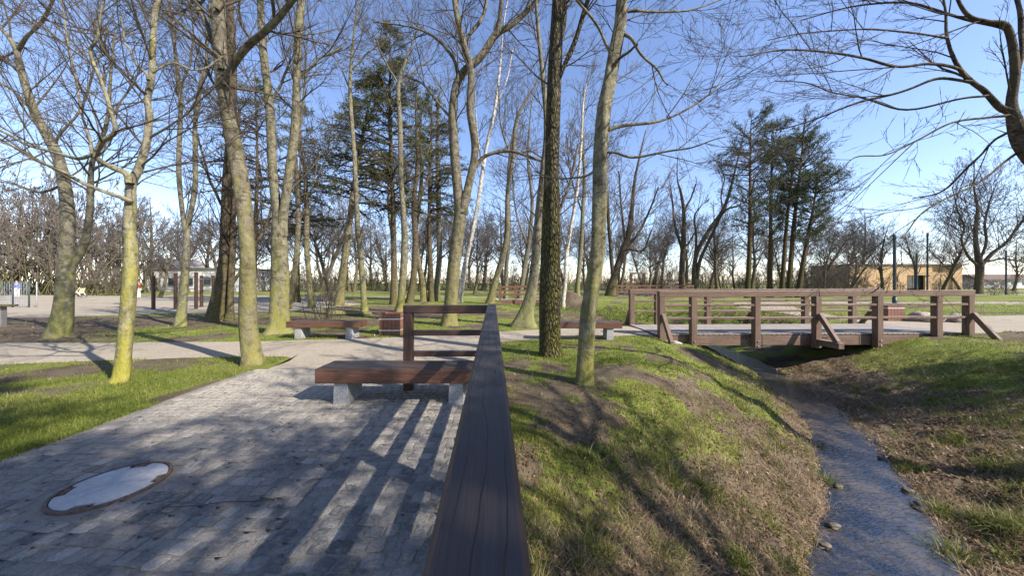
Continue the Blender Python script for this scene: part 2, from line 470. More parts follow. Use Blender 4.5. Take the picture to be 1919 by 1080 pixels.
def cover(x, y):
    """how green (0..1) the ground is"""
    x = np.asarray(x, float); y = np.asarray(y, float)
    d, s, w = stream_dist(x, y)
    e = d - w / 2
    n = fbm(x * 0.9 + 40, y * 0.9, 4)
    n2 = fbm(x * 2.6, y * 2.6 + 70, 3)
    g = sstep(0.33, 0.56, n * 0.6 + n2 * 0.4)          # lawn with thin spots
    near = (y < 12)
    gl = np.where(s > 0, sstep(0.5, 1.25, e + (n - 0.5) * 1.5 + 0.36 * (y - 3.5)), sstep(0.7, 1.9, e + (n - 0.5) * 1.8))
    g = np.where(near & (x > rail_x(y)) & (y < 8.9), g * gl * np.where(s > 0, sstep(0.24, 0.38, n2 * 0.5 + n * 0.5), 1) + 0.10 * sstep(.1, .4, e), g)
    # bare earth round the tree on the bank, under the wood, along the far path edge
    g = g * (1 - 0.97 * np.exp(-(((x - 0.8) / 0.6) ** 2 + ((y - 4.72) / 0.25) ** 2)) )
    g = g * (1 - 0.9 * np.exp(-(((x + 6.0) / 5.5) ** 2 + ((y - 17.5) / 4.0) ** 4)))
    g = g * (1 - 0.75 * np.exp(-(((x + 13) / 6) ** 2 + ((y - 12.6) / 1.6) ** 2))) * (1 - 0.6 * np.exp(-(((x + 13) / 5) ** 2 + ((y - 9.0) / .8) ** 2)))
    g = g * (1 - 0.55 * np.exp(-(((x + 7.2) / 2.0) ** 2 + ((y - 6.0) / 0.7) ** 2)))
    g = g * (1 - 0.9 * np.exp(-(((x - 4.2) / 1.6) ** 2 + ((y - 25.4) / 1.8) ** 2)))
    g = g * (1 - 0.85 * sstep(-11.5, -14.5, x) * sstep(8, 9, y) * (1 - sstep(14, 15, y)))
    g = np.where(e < 0.05, 0, g)
    return g

def axis(lo, hi, f0, f1, fine, grow=1.09):
    a = list(np.arange(f0, f1, fine))
    s = fine
    while a[-1] < hi: s *= grow; a.append(a[-1] + s)
    s = fine; b = [f0]
    while b[-1] > lo: s *= grow; b.append(b[-1] - s)
    return np.array(b[:0:-1] + a)
gx = axis(-900, 900, -5.5, 10.5, 0.075, 1.075)
gy = axis(-60, 1400, 0.6, 9.5, 0.075, 1.06)
GX, GY = np.meshgrid(gx, gy, indexing='ij')
GZ = H(GX, GY)
cv = cover(GX, GY)
nx, ny = GX.shape
ii, jj = np.meshgrid(np.arange(nx - 1), np.arange(ny - 1), indexing='ij')
a = (ii * ny + jj).ravel()
k = NT("ground")
vw = k.coord("World")
nA = k.noise(vw, 1.3, 6, 0.6); nB = k.noise(vw, 9, 6, 0.65); nC = k.noise(vw, 70, 4, 0.7)
gg = k.math('ADD', k.attr("green"), k.math('MULTIPLY', k.math('SUBTRACT', nB, 0.5), 1.1))
soil = k.mix(nC, (0.025, 0.018, 0.012), (0.15, 0.113, 0.072))
soil = k.mix(k.ramp(nA, [(0.35, 0.0), (0.65, 1.0)]), soil, (0.165, 0.13, 0.088))
soil = k.mix(k.ramp(nB, [(0.4, 0.0), (0.7, 0.55)]), soil, (0.05, 0.034, 0.022))
grs = k.mix(nC, (0.075, 0.11, 0.016), (0.20, 0.23, 0.04))
grs = k.mix(k.ramp(nA, [(0.4, 0.0), (0.75, 0.6)]), grs, (0.25, 0.23, 0.08))
gc = k.mix(k.ramp(gg, [(0.38, 0.0), (0.62, 1.0)]), soil, grs)
M["ground"] = k.done(gc, 0.95, k.bump(k.math('ADD', nB, nC), 0.7, 0.03), 0.15)
g_me = meshdata("ground", np.stack([GX, GY, GZ], -1).reshape(-1, 3), np.stack([a, a + ny, a + ny + 1, a + 1], 1), True, {"green": cv.ravel()})
tag(link("ground", g_me, M["ground"]), "grassy park ground with bare earth and stream banks", None, None, "structure")

k = NT("sand")
vw = k.coord("World")
n1 = k.noise(vw, 0.7, 5, 0.6); n2 = k.noise(vw, 14, 5, 0.7); n3 = k.noise(vw, 160, 3, 0.7)
c = k.mix(n1, (0.27, 0.228, 0.17), (0.40, 0.345, 0.27))
c = k.mix(0.8, c, k.ramp(n2, [(0.3, 0.66), (0.62, 1.1)]), 'MULTIPLY')
c = k.mix(0.8, c, k.ramp(n3, [(0.3, 0.6), (0.6, 1.1)]), 'MULTIPLY')
M["sand"] = k.done(c, 0.95, k.bump(k.math('ADD', n2, n3), 0.5, 0.012), 0.15)
lo, hi = PATHS["sand_path"]
ribbon("sand_path", lo, hi, M["sand"], 420, 30, 0.007, 0.09, "pale sand path crossing in front of the benches")
lo, hi = PATHS["path"]
ribbon("path", lo, hi, M["sand"], 160, 14, 0.007, 0.12, "pale sand path leading away from the bridge")
ribbon("distant_path", [(13.4, 12.6), (15.4, 16), (17.2, 19.5), (20.5, 22), (30, 22.3), (60, 20), (110, 16)], [(12.6, 13.4), (13.6, 17), (14.6, 21), (18.5, 24.6), (30, 25.0), (60, 24), (110, 21)], M["sand"], 160, 8, 0.009, 0.1, "sand path along the far side of the lawn")
ribbon("woodland_path", [(-26, 33), (-10, 33.2), (0, 33.4), (12, 37.0), (30, 37), (90, 40)], [(-26, 35), (-10, 34.8), (0, 34.8), (12, 38.6), (30, 39.0), (90, 43)], M["sand"], 160, 8, 0.012, 0.1, "narrow sand path running through the wood")
ribbon("promenade", [(-90, 60), (0, 57), (60, 57), (140, 60)], [(-90, 66), (0, 61), (60, 61), (140, 66)], M["sand"], 120, 6, 0.02, 0.1, "pale promenade at the far edge of the park")
# playground sand, triangulated as a fan of strips between its near and far edge
ribbon("playground_sand", [(-90, 13.2), (-40, 13.6), (-24, 13.5), (-19.5, 14.7), (-15.5, 16.3), (-11.5, 17.4)], [(-90, 40), (-60, 40), (-40, 39.5), (-30, 38), (-20, 34), (-10.5, 23)], M["sand"], 120, 60, 0.010, 0.15, "wide pale sand area of the playground")

# water
wl = STREAM
n_ = len(wl)
tang = nrm(np.gradient(wl[:, :2], axis=0))
nor = np.stack([-tang[:, 1], tang[:, 0]], 1)
rows = []
for t in np.linspace(-1, 1, 9):
    q = wl[:, :2] + nor * (wl[:, 2:3] / 2 + 0.20) * t
    rows.append(np.column_stack([q, np.full(n_, WATER)]))
V = np.stack(rows, 1).reshape(-1, 3)
i, j = np.meshgrid(np.arange(n_ - 1), np.arange(8), indexing='ij')
a = (i * 9 + j).ravel()
k = NT("water")
vw = k.coord("World", (1, 1, 1), (0, 0, math.radians(-55)))
vs = k.coord("World", (1.0, 2.6, 1.0), (0, 0, math.radians(-48)))
r1 = k.noise(vs, 9, 3, 0.55, 0.7); r2 = k.noise(vs, 22, 2, 0.5, 0.3)
hh = k.math('ADD', r1, k.math('MULTIPLY', r2, 0.25))
k.done(k.mix(k.ramp(k.noise(vw, 2.4, 5, 0.6), [(0.42, 0.0), (0.64, 1.0)]), (0.006, 0.008, 0.013), (0.07, 0.055, 0.036)), 0.04, k.bump(hh, 1.0, 0.013), 0.9)
k.b.inputs["IOR"].default_value = 1.62

M["water"] = k.m
tag(link("water", meshdata("water", V, np.stack([a, a + 9, a + 10, a + 1], 1), True), M["water"]), "narrow rippled stream in the ditch", None, None, "structure")

# ------------------------------------------------------------------ paving of cobbles with a manhole
MH = (-3.01, 2.42, 0.305)
def pav(a_, b_): return rail_x(b_) + a_, b_
k = NT("paving_joint")
vw = k.coord("World"); n1 = k.noise(vw, 40, 4, 0.7)
M["joint"] = k.done(k.mix(n1, (0.13, 0.118, 0.096), (0.27, 0.24, 0.195)), 0.95, k.bump(n1, 0.5, 0.01), 0.1)
nb, na = 60, 30
A_, B_ = np.meshgrid(np.linspace(-4.25, -0.06, na), np.linspace(-3.0, 5.6, nb), indexing='ij')
X_, Y_ = rail_x(B_) + A_, B_
V = np.stack([X_, Y_, np.full(X_.shape, 0.008)], -1).reshape(-1, 3)
i, j = np.meshgrid(np.arange(na - 1), np.arange(nb - 1), indexing='ij')
a = (i * nb + j).ravel()
paving = tag(link("paving", meshdata("paving", V, np.stack([a, a + nb, a + nb + 1, a + 1], 1)), M["joint"]), "cobbled terrace of grey stone setts", None, None, "structure")

k = NT("cobble")
oi = k.n("ShaderNodeObjectInfo")
rnd = k.math('FRACT', k.math('ADD', oi.outputs["Random"], k.attr("rnd")))
vw = k.coord("World")
n1 = k.noise(vw, 60, 4, 0.7); n2 = k.noise(vw, 2.2, 4, 0.6); n3 = k.noise(vw, 12, 4, 0.6)
c = k.ramp(rnd, [(0.0, (0.115, 0.113, 0.112)), (0.25, (0.18, 0.174, 0.166)), (0.6, (0.25, 0.237, 0.218)), (0.78, (0.245, 0.21, 0.187)), (0.9, (0.33, 0.315, 0.29)), (1.0, (0.115, 0.11, 0.108))])
c = k.mix(0.7, c, k.ramp(n1, [(0.3, 0.55), (0.65, 1.2)]), 'MULTIPLY')
# sand trodden over the stones towards the path and in patches, thinned nearby to paint shaded setts darker
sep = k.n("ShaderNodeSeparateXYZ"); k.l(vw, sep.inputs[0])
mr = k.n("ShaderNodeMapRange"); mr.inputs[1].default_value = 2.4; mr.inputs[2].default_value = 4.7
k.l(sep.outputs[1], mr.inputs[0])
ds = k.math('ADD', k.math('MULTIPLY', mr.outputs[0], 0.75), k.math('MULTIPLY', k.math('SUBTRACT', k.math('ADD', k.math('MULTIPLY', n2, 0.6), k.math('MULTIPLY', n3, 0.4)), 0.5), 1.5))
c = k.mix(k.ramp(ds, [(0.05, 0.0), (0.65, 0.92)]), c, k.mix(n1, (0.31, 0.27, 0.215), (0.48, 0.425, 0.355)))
fl = k.noise(vw, 26, 5, 0.7)
c = k.mix(k.ramp(fl, [(0.5, 0.0), (0.64, 0.6)]), c, (0.30, 0.272, 0.235))
c = k.mix(k.ramp(k.noise(vw, 5.5, 5, 0.65), [(0.56, 0.0), (0.7, 0.45)]), c, (0.10, 0.105, 0.075))
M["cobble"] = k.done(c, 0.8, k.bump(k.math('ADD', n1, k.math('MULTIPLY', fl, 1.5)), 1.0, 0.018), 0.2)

R = random.Random(3)
def sett_bm(l, w, h, seed):
    """squarish sett: twelve-point outline with clipped corners, edges worn round"""
    rr = random.Random(seed)
    out = []
    for (sx, sy) in ((1, 1), (-1, 1), (-1, -1), (1, -1)):
        c_ = rr.uniform(0.012, 0.032)
        a1 = (sx * l / 2, sy * (w / 2 - c_)); a2 = (sx * (l / 2 - c_), sy * w / 2); am = (sx * (l / 2 - c_ * .3), sy * (w / 2 - c_ * .3))
        out += [a1, am, a2] if sx * sy > 0 else [a2, am, a1]
    out = [(x_ + rr.uniform(-.008, .008), y_ + rr.uniform(-.008, .008)) for x_, y_ in out]
    n_o = len(out); V_ = []
    tx_, ty_ = rr.uniform(-.03, .03), rr.uniform(-.03, .03)
    for zz, sc in ((-h, 1.0), (-0.007, 1.0), (-0.0015, 0.95), (0.0, 0.86)):
        for (x_, y_) in out: V_.append((x_ * sc, y_ * sc, zz + (x_ * tx_ + y_ * ty_ if zz > -.01 else 0) + (rr.uniform(-.001, .001) if zz > -.005 else 0)))
    V_.append((0, 0, rr.uniform(-.001, .0015)))
    Fq = [(r_ * n_o + q, r_ * n_o + (q + 1) % n_o, (r_ + 1) * n_o + (q + 1) % n_o, (r_ + 1) * n_o + q) for r_ in range(1, 3) for q in range(n_o)]
    Ft = [(3 * n_o + q, 3 * n_o + (q + 1) % n_o, 4 * n_o) for q in range(n_o)]
    return V_, Fq, Ft
sett_var = []
for i in range(10):
    V_, Fq, Ft = sett_bm(0.135, 0.118, 0.04, i)
    me = bpy.data.meshes.new("cobblestone"); me.from_pydata(V_, [], Fq + Ft)
    for p in me.polygons: p.use_smooth = True
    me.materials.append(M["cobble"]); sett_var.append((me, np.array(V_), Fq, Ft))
spots = []
b = 0.95
while b < 5.55:
    dep = R.uniform(0.082, 0.105)
    a_ = -4.18 + R.uniform(0, 0.06)
    while a_ < -0.12:
        wd = R.uniform(0.075, 0.13)
        if a_ + wd > -0.08: break
        ca, cb = a_ + wd / 2, b + dep / 2 + 0.04 * math.sin(a_ * 2.1 + b * .7) + R.uniform(-.008, .008)
        x, y = pav(ca, cb)
        if math.hypot(x - MH[0], y - MH[1]) > MH[2] + 0.05:
            left_gap = (ca < -4.02 and R.random() < 0.35)
            if not left_gap:
                spots.append((float(x), float(y), wd, dep, R.uniform(-0.10, 0.10), R.uniform(0.010, 0.018), R.uniform(-0.02, 0.02), R.uniform(-0.02, 0.02), R.randrange(10)))
        a_ += wd + 0.007
    b += dep + 0.006
def visible(x, y):
    px = CX + F * x / max(y, .1); py = HY + F * HC / max(y, .1)
    return 0 < px < 1910 and py < 1078
order = sorted(spots, key=lambda s: (not visible(s[0], s[1]), s[0] ** 2 + s[1] ** 2))
near_set, rest = order[:300], order[300:]
for (x, y, wd, dep, rz, z, tx, ty, vi) in near_set:
    o = bpy.data.objects.new("cobblestone", sett_var[vi][0]); COL.objects.link(o)
    o.parent = paving; o.location = (x, y, z); o.rotation_euler = (tx, ty, rz - 0.06); o.scale = (wd / 0.135, dep / 0.118, 1)
VV, FF, TT, RR_ = [], [], [], []
off = 0
tri = []
for (x, y, wd, dep, rz, z, tx, ty, vi) in rest:
    _, V_, Fq, Ft = sett_var[vi]
    Q = V_ * np.array([wd / 0.135, dep / 0.118, 1])
    ca_, sa_ = math.cos(rz - 0.06), math.sin(rz - 0.06)
    q = np.stack([Q[:, 0] * ca_ - Q[:, 1] * sa_ + x, Q[:, 0] * sa_ + Q[:, 1] * ca_ + y, Q[:, 2] + Q[:, 1] * tx - Q[:, 0] * ty + z], 1)
    VV.append(q); RR_ += [R.random()] * len(q)
    tri += [(f[0] + off, f[1] + off, f[2] + off) for f in Fq] + [(f[0] + off, f[2] + off, f[3] + off) for f in Fq] + [(f[0] + off, f[1] + off, f[2] + off) for f in Ft]
    off += len(q)
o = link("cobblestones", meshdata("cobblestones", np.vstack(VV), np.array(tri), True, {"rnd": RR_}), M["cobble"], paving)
o["kind"] = "stuff"

# manhole: iron frame, concrete filled cover with notched edge
mh = root("manhole_cover", (MH[0], MH[1], 0.0), "round pale concrete manhole cover in a rusty iron ring among the cobbles", "manhole cover")
def disc_bm(rf, z0, z1, n=72):
    bm = bmesh.new()
    lo_ = [bm.verts.new((rf(t) * math.cos(t), rf(t) * math.sin(t), z0)) for t in np.linspace(0, 2 * math.pi, n, endpoint=False)]
    hi_ = [bm.verts.new((v.co.x, v.co.y, z1)) for v in lo_]
    for q in range(n):
        bm.faces.new((lo_[q], lo_[(q + 1) % n], hi_[(q + 1) % n], hi_[q]))
    bm.faces.new(hi_)
    return bm
def ring_bm(r0, r1, z0, z1, n=72):
    bm = bmesh.new()
    vs_ = []
    for t in np.linspace(0, 2 * math.pi, n, endpoint=False):
        c_, s_ = math.cos(t), math.sin(t)
        vs_.append([bm.verts.new((r * c_, r * s_, z)) for r, z in ((r0, z0), (r0, z1), (r1, z1), (r1, z0))])
    for q in range(n):
        A0, A1 = vs_[q], vs_[(q + 1) % n]
        for e in range(3):
            bm.faces.new((A0[e], A1[e], A1[e + 1], A0[e + 1]))
    bmesh.ops.recalc_face_normals(bm, faces=bm.faces)
    return bm
bm_obj("frame", ring_bm(0.288, 0.308, 0.0, 0.027), M["rust_iron"], mh)
bm_obj("iron_bed", disc_bm(lambda t: 0.289, 0.0, 0.016), M["rust_iron"], mh)
def notch(t):
    u = (t + 0.45) % (math.pi / 2)
    dd = abs(u - math.pi / 4)
    base = 0.281
    if dd < 0.24: base -= 0.048
    return base
bm_obj("cover_plate", disc_bm(notch, 0.012, 0.0255, 240), M["cover_concrete"], mh)
for q in range(4):
    t = -0.45 + math.pi / 4 + q * math.pi / 2
    o = bm_obj("lifting_lug", box_bm(0.03, 0.07, 0.012, 0.003), M["rust_iron"], mh)
    o.location = (0.262 * math.cos(t), 0.262 * math.sin(t), 0.020); o.rotation_euler = (0, 0, t)
# ------------------------------------------------------------------ tree machinery
def tubes(P, Rr, sides):
    """P (M,n,3), Rr (M,n) -> verts, quads"""
    Mn, n, _ = P.shape
    T = nrm(np.gradient(P, axis=1))
    mean = nrm(P[:, -1] - P[:, 0])
    ref = np.where(np.abs(mean[:, 2:3]) < 0.8, np.array([[0, 0, 1.0]]), np.array([[1.0, 0, 0]]))
    U = nrm(np.cross(T, ref[:, None, :])); W = np.cross(T, U)
    an = np.arange(sides) * 2 * np.pi / sides
    V = P[:, :, None, :] + Rr[:, :, None, None] * (np.cos(an)[None, None, :, None] * U[:, :, None, :] + np.sin(an)[None, None, :, None] * W[:, :, None, :])
    base = (np.arange(Mn)[:, None, None] * n + np.arange(n - 1)[None, :, None]) * sides
    s0 = np.arange(sides)[None, None, :]; s1 = (s0 + 1) % sides
    Q = np.stack([base + s0, base + s1, base + sides + s1, base + sides + s0], -1).reshape(-1, 4)
    return V.reshape(-1, 3), Q

def grow(S, D, L, R0, n, wander, up, rng, tip=0.35):
    Mn = len(S)
    P = np.empty((Mn, n, 3)); P[:, 0] = S; d = D.copy(); st = (L / (n - 1))[:, None]
    for i in range(1, n):
        d = nrm(d + rng.normal(0, wander, (Mn, 3)) + np.array([0, 0, up]))
        P[:, i] = P[:, i - 1] + d * st
    return P, R0[:, None] * np.linspace(1, tip, n)[None]

def kids(P, Rr, c, ang, lr, rng, minr, t0=0.12):
    Mn, n, _ = P.shape
    t = t0 + (0.98 - t0) * (np.arange(c)[None] + rng.uniform(0, 1, (Mn, c))) / c
    x = t * (n - 1); i0 = np.minimum(x.astype(int), n - 2); f = (x - i0)[..., None]
    m = np.arange(Mn)[:, None]
    S = P[m, i0] * (1 - f) + P[m, i0 + 1] * f
    T = nrm(P[m, i0 + 1] - P[m, i0])
    rr = Rr[m, i0] * (1 - f[..., 0]) + Rr[m, i0 + 1] * f[..., 0]
    v = rng.normal(0, 1, (Mn, c, 3)); v -= (v * T).sum(-1, keepdims=True) * T; v = nrm(v)
    a = rng.normal(ang, 0.17, (Mn, c))[..., None]
    D = np.cos(a) * T + np.sin(a) * v
    pl = np.linalg.norm(np.diff(P, axis=1), axis=-1).sum(1)[:, None]
    L = pl * lr * rng.uniform(0.6, 1.35, (Mn, c)) * (1.12 - 0.6 * t)
    return S.reshape(-1, 3), D.reshape(-1, 3), L.ravel(), np.maximum(rr.ravel() * 0.62, minr)

def stem_tube(pts, rad, sides, seed, flare=0.0, lump=0.05):
    """one stem with an uneven round section"""
    rr = np.random.RandomState(seed)
    n = len(pts)
    T = nrm(np.gradient(pts, axis=0))
    m = nrm(pts[-1] - pts[0])
    ref = np.array([1.0, 0, 0]) if abs(m[2]) > 0.7 else np.array([0, 0, 1.0])
    U = nrm(np.cross(T, ref)); W = np.cross(T, U)
    an = np.arange(sides) * 2 * np.pi / sides
    s = np.concatenate([[0], np.cumsum(np.linalg.norm(np.diff(pts, axis=0), axis=1))])
    mod = np.ones((n, sides))
    for q in range(5):
        kf = rr.randint(1, 4); ph = rr.rand() * 6.28; fr = rr.uniform(0.5, 5.0) / max(0.5, rad[0] * 12)
        mod += lump * rr.uniform(0.3, 1) * np.cos(kf * an[None] + ph + fr * s[:, None])
    if flare > 0:
        ph = rr.rand() * 6.28
        mod += flare * np.exp(-s / (rad[0] * 1.3))[:, None] * (0.75 + 0.5 * np.cos(4 * an[None] + ph) + 0.3 * np.cos(3 * an[None] + 2 * ph))
    r = rad[:, None] * mod
    V = pts[:, None] + r[..., None] * (np.cos(an)[None, :, None] * U[:, None] + np.sin(an)[None, :, None] * W[:, None])
    base = np.arange(n - 1)[:, None] * sides
    s0 = np.arange(sides)[None]; s1 = (s0 + 1) % sides
    Q = np.stack([base + s0, base + s1, base + sides + s1, base + sides + s0], -1).reshape(-1, 4)
    # close the ends with quads folded onto their ring
    return V.reshape(-1, 3), Q

def merge(parts):
    V, Q, o = [], [], 0
    for v, q in parts:
        V.append(v); Q.append(q + o); o += len(v)
    return np.vstack(V), np.vstack(Q)

def resample(rows, Y, drift, seed, step=0.22, wob=0.0):
    """rows of (px, py, width px) -> points and radii in metres at depth Y (drifting by `drift` metres over the stem)"""
    if len(rows[0]) == 4:          # rows of world points: (x, y, z, radius)
        c = catmull(np.array(rows, float), 6)
        return c[:, :3], np.maximum(c[:, 3], 0.004)
    a = np.array(rows, float)
    c = catmull(a, 6)
    t = np.linspace(0, 1, len(c))
    Yd = Y + drift * t ** 1.3
    P = np.stack([(c[:, 0] - CX) / F * Yd, Yd, HC - (c[:, 1] - HY) / F * Yd], 1)
    r = c[:, 2] / 2 / F * Yd * (F / np.hypot(F, c[:, 0] - CX))      # a round stem looks wider off the axis
    if wob > 0:
        rr = np.random.RandomState(seed)
        s = np.linspace(0, 1, len(P))
        for q in range(3):
            P = P + wob * np.sin(s[:, None] * rr.uniform(6, 20) + rr.rand(3)[None] * 6.28) * rr.uniform(0.3, 1)
    return P, np.maximum(r, 0.004)

class Spec: pass
def twig_mesh(limbs, rng, n1, len1, r1, levels, up, minr, sub=(6, 5, 4), ang=0.85, start=0.2, wander=0.11, kang=0.62):
    """limbs: list of (P, R, weight). Returns tube parts of the fine branches."""
    S, D, L, R0 = [], [], [], []
    tot = sum(w for _, _, w in limbs)
    for P, Rr, w in limbs:
        c = max(1, int(round(n1 * w / tot)))
        n = len(P)
        t = start + (1 - start) * (np.arange(c) + rng.uniform(0, 1, c)) / c
        x = np.clip(t, 0, 0.999) * (n - 1); i0 = x.astype(int); f = (x - i0)[:, None]
        s = P[i0] * (1 - f) + P[i0 + 1] * f
        T = nrm(P[i0 + 1] - P[i0])
        v = rng.normal(0, 1, (c, 3)); v[:, 2] *= 0.7
        v -= (v * T).sum(1, keepdims=True) * T; v = nrm(v)
        a_ = rng.normal(ang, 0.2, c)[:, None]
        S.append(s); D.append(np.cos(a_) * T + np.sin(a_) * v)
        L.append(len1 * rng.uniform(0.55, 1.25, c) * (1.15 - 0.45 * t))
        rl = (Rr[i0] * (1 - f[:, 0]) + Rr[i0 + 1] * f[:, 0])
        R0.append(np.minimum(rl * 0.55, r1 * rng.uniform(0.6, 1.2, c)))
    S, D, L, R0 = np.vstack(S), np.vstack(D), np.concatenate(L), np.maximum(np.concatenate(R0), minr)
    parts = []
    P, Rr = grow(S, D, L, R0, 7, wander, up, rng, 0.3)
    parts.append(tubes(P, Rr, 4 if levels > 2 else 3))
    for lv in range(levels - 1):
        S, D, L, R0 = kids(P, Rr, sub[lv], kang, 0.54, rng, minr)
        P, Rr = grow(S, D, L, R0, 5 if lv == 0 else 4 if lv == 1 else 3, wander * 1.1, up * 0.6, rng, 0.45)
        parts.append(tubes(P, Rr, 3))
    return merge(parts)

def tree(name, label, Y, mat, trunk, limbs=(), n1=40, len1=1.8, r1=0.02, levels=4, up=0.06, seed=1, twig="twig", sub=(6, 4, 3), start=0.35, flare=0.65, sides=14, group=None, drifts=None, z0=None, tw_trunk=0.5, minr=None, base_z=None, limb_sides=9, wander=0.11, kang=0.62, ang=0.8):
    rng = np.random.RandomState(seed)
    P, Rr = resample(trunk, Y, 0.0 if not drifts else drifts[0], seed, wob=0.012)
    bz = Hs(P[0, 0], P[0, 1])
    P0 = P[0].copy(); P0[2] = bz
    ro = root(name, tuple(P0), label, "tree", group)
    P = np.vstack([[P[0, 0], P[0, 1], bz - 0.25], P])
    Rr = np.concatenate([[Rr[0] * 1.05], Rr])
    V, Q = stem_tube(P - P0, Rr, sides, seed, flare, 0.075)
    link("trunk", meshdata("trunk", V, Q, True), M[mat], ro)
    ls = [(P, Rr, tw_trunk * np.linalg.norm(P[-1] - P[0]))]
    for q, lim in enumerate(limbs):
        dr = drifts[q + 1] if drifts else rng.uniform(-1, 1) * 0.16 * Y * (0.4 + 0.2 * len(lim) / 4)
        LP, LR = resample(lim, Y, dr, seed * 31 + q, wob=0.015)
        # root the limb where its first pixel meets the stem it leaves
        V, Q = stem_tube(LP - P0, LR, limb_sides, seed * 7 + q, 0.25, 0.06)
        link("limb", meshdata("limb", V, Q, True), M[mat], ro)
        ls.append((LP, LR, np.linalg.norm(np.diff(LP, axis=0), axis=1).sum()))
    mr = minr if minr else max(0.0025, Y * 0.00028)
    V, Q = twig_mesh(ls, rng, int(n1 * 1.1), len1, r1, levels, up, mr, sub, start=start, wander=wander, kang=kang, ang=ang)
    link("crown", meshdata("crown", V - P0, Q, True), M[twig], ro)
    return ro

# ------------------------------------------------------------------ the near trees, traced stem by stem
tree("tree", "thick grey tree with a second low stem at the left edge beside the sand path", 9.1, "grey_bark",
     [(108, 632, 52), (116, 590, 44), (124, 500, 36), (127, 400, 31), (110, 300, 26), (66, 215, 22), (42, 140, 19), (30, 90, 15), (5, 55, 11), (-40, 10, 8), (-70, -60, 5)],
     [[(128, 515, 20), (160, 450, 17), (170, 400, 16), (167, 350, 15), (176, 305, 12), (200, 240, 9), (205, 150, 7), (215, 60, 5)],
      [(32, 95, 11), (48, 70, 10), (75, 45, 9), (100, 5, 8), (125, -50, 5)],
      [(60, 205, 9), (25, 170, 8), (-20, 140, 6), (-70, 90, 4)],
      [(120, 345, 8), (80, 360, 7), (20, 345, 5), (-40, 330, 3)],
      [(95, 275, 7), (140, 220, 6), (180, 130, 5), (200, 50, 4)]],
     n1=62, len1=2.6, r1=0.0336, seed=11)
tree("tree", "bright yellow-green trunk forking low, on the left lawn", 4.97, "yellow_bark",
     [(224, 718, 44), (229, 695, 37), (238, 600, 31), (245, 500, 29), (243, 425, 27), (245, 380, 24), (246, 345, 22), (260, 315, 20), (275, 268, 18), (281, 215, 16), (278, 185, 15), (285, 140, 14), (286, 75, 13), (290, 20, 12), (305, -25, 10), (330, -110, 7), (340, -200, 4)],
     [[(246, 345, 18), (234, 326, 16), (205, 313, 14), (181, 293, 13), (198, 264, 12), (217, 245, 11), (204, 205, 10), (186, 150, 9), (171, 100, 8), (187, 72, 7), (190, 25, 7), (205, -60, 5)],
      [(181, 293, 11), (150, 295, 10), (100, 286, 9), (50, 272, 8), (0, 245, 7), (-60, 225, 5), (-120, 220, 3)],
      [(243, 378, 14), (232, 370, 12), (165, 348, 10), (100, 315, 9), (50, 290, 7), (0, 260, 6), (-60, 235, 4)],
      [(279, 150, 7), (262, 125, 6), (245, 97, 5), (232, 70, 4), (225, 20, 3)],
      [(180, 290, 8), (165, 262, 7), (155, 210, 6), (138, 120, 5), (120, 40, 4), (112, -20, 3)],
      [(283, 135, 6), (330, 120, 5), (370, 130, 4), (420, 105, 3)]],
     n1=72, len1=2.0, r1=0.0196, seed=12, up=0.02, drifts=[0.3, -0.5, 0.9, -0.8, 0.6, 0.5, 0.4])
tree("tree", "slim dark tree dividing into two wavy stems, left of the dark double trunk", 11.3, "grey_bark",
     [(339, 613, 26), (342, 580, 19), (345, 540, 17), (348, 490, 16), (350, 440, 14), (345, 415, 11), (337, 325, 10), (340, 200, 9), (332, 125, 8), (322, 50, 7), (312, -30, 5), (300, -110, 3)],
     [[(351, 438, 12), (357, 410, 11), (367, 340, 11), (365, 240, 10), (375, 160, 9), (387, 120, 7), (392, 40, 6), (405, -40, 4)],
      [(339, 170, 5), (360, 100, 4), (362, 20, 3)], [(366, 230, 5), (340, 190, 4), (325, 130, 3)]],
     n1=44, len1=2.0, r1=0.0252, seed=13)
tree("tree", "dark double trunk with rough base in the shade left of the centre", 12.9, "dark_bark",
     [(405, 602, 38), (409, 570, 32), (417, 500, 25), (425, 400, 21), (430, 300, 19), (435, 175, 17), (433, 60, 16), (431, -60, 13), (436, -200, 9)],
     [[(430, 600, 19), (433, 560, 15), (436, 500, 13), (436, 420, 11), (445, 300, 9), (450, 200, 6)],
      [(434, 540, 7), (470, 470, 6), (500, 420, 5), (520, 330, 3)], [(425, 400, 7), (395, 340, 6), (370, 250, 4)]],
     n1=44, len1=2.6, r1=0.0350, seed=14, twig="twig_dark")
tree("tree", "big leaning tree with green-brown trunk and wide upper fork at the corner of the paving", 6.08, "beech_bark",
     [(474, 684, 42), (472, 660, 37), (467, 600, 34), (464, 467, 33), (452, 350, 32), (429, 233, 31), (418, 158, 30), (413, 87, 28), (409, 0, 26), (400, -90, 20), (398, -200, 13), (405, -320, 7)],
     [[(420, 158, 20), (428, 136, 16), (458, 93, 15), (505, 47, 14), (552, 0, 12), (600, -50, 9), (640, -120, 5)],
      [(416, 130, 14), (401, 80, 12), (380, 30, 11), (367, 0, 10), (345, -60, 6)],
      [(413, 110, 8), (390, 90, 7), (350, 55, 6), (295, 5, 5), (240, -40, 3)],
      [(410, 20, 10), (440, -60, 8), (470, -150, 5)]],
     n1=52, len1=2.4, r1=0.0280, seed=15, start=0.45, drifts=[0.2, -0.8, 0.7, -0.6, 0.5])
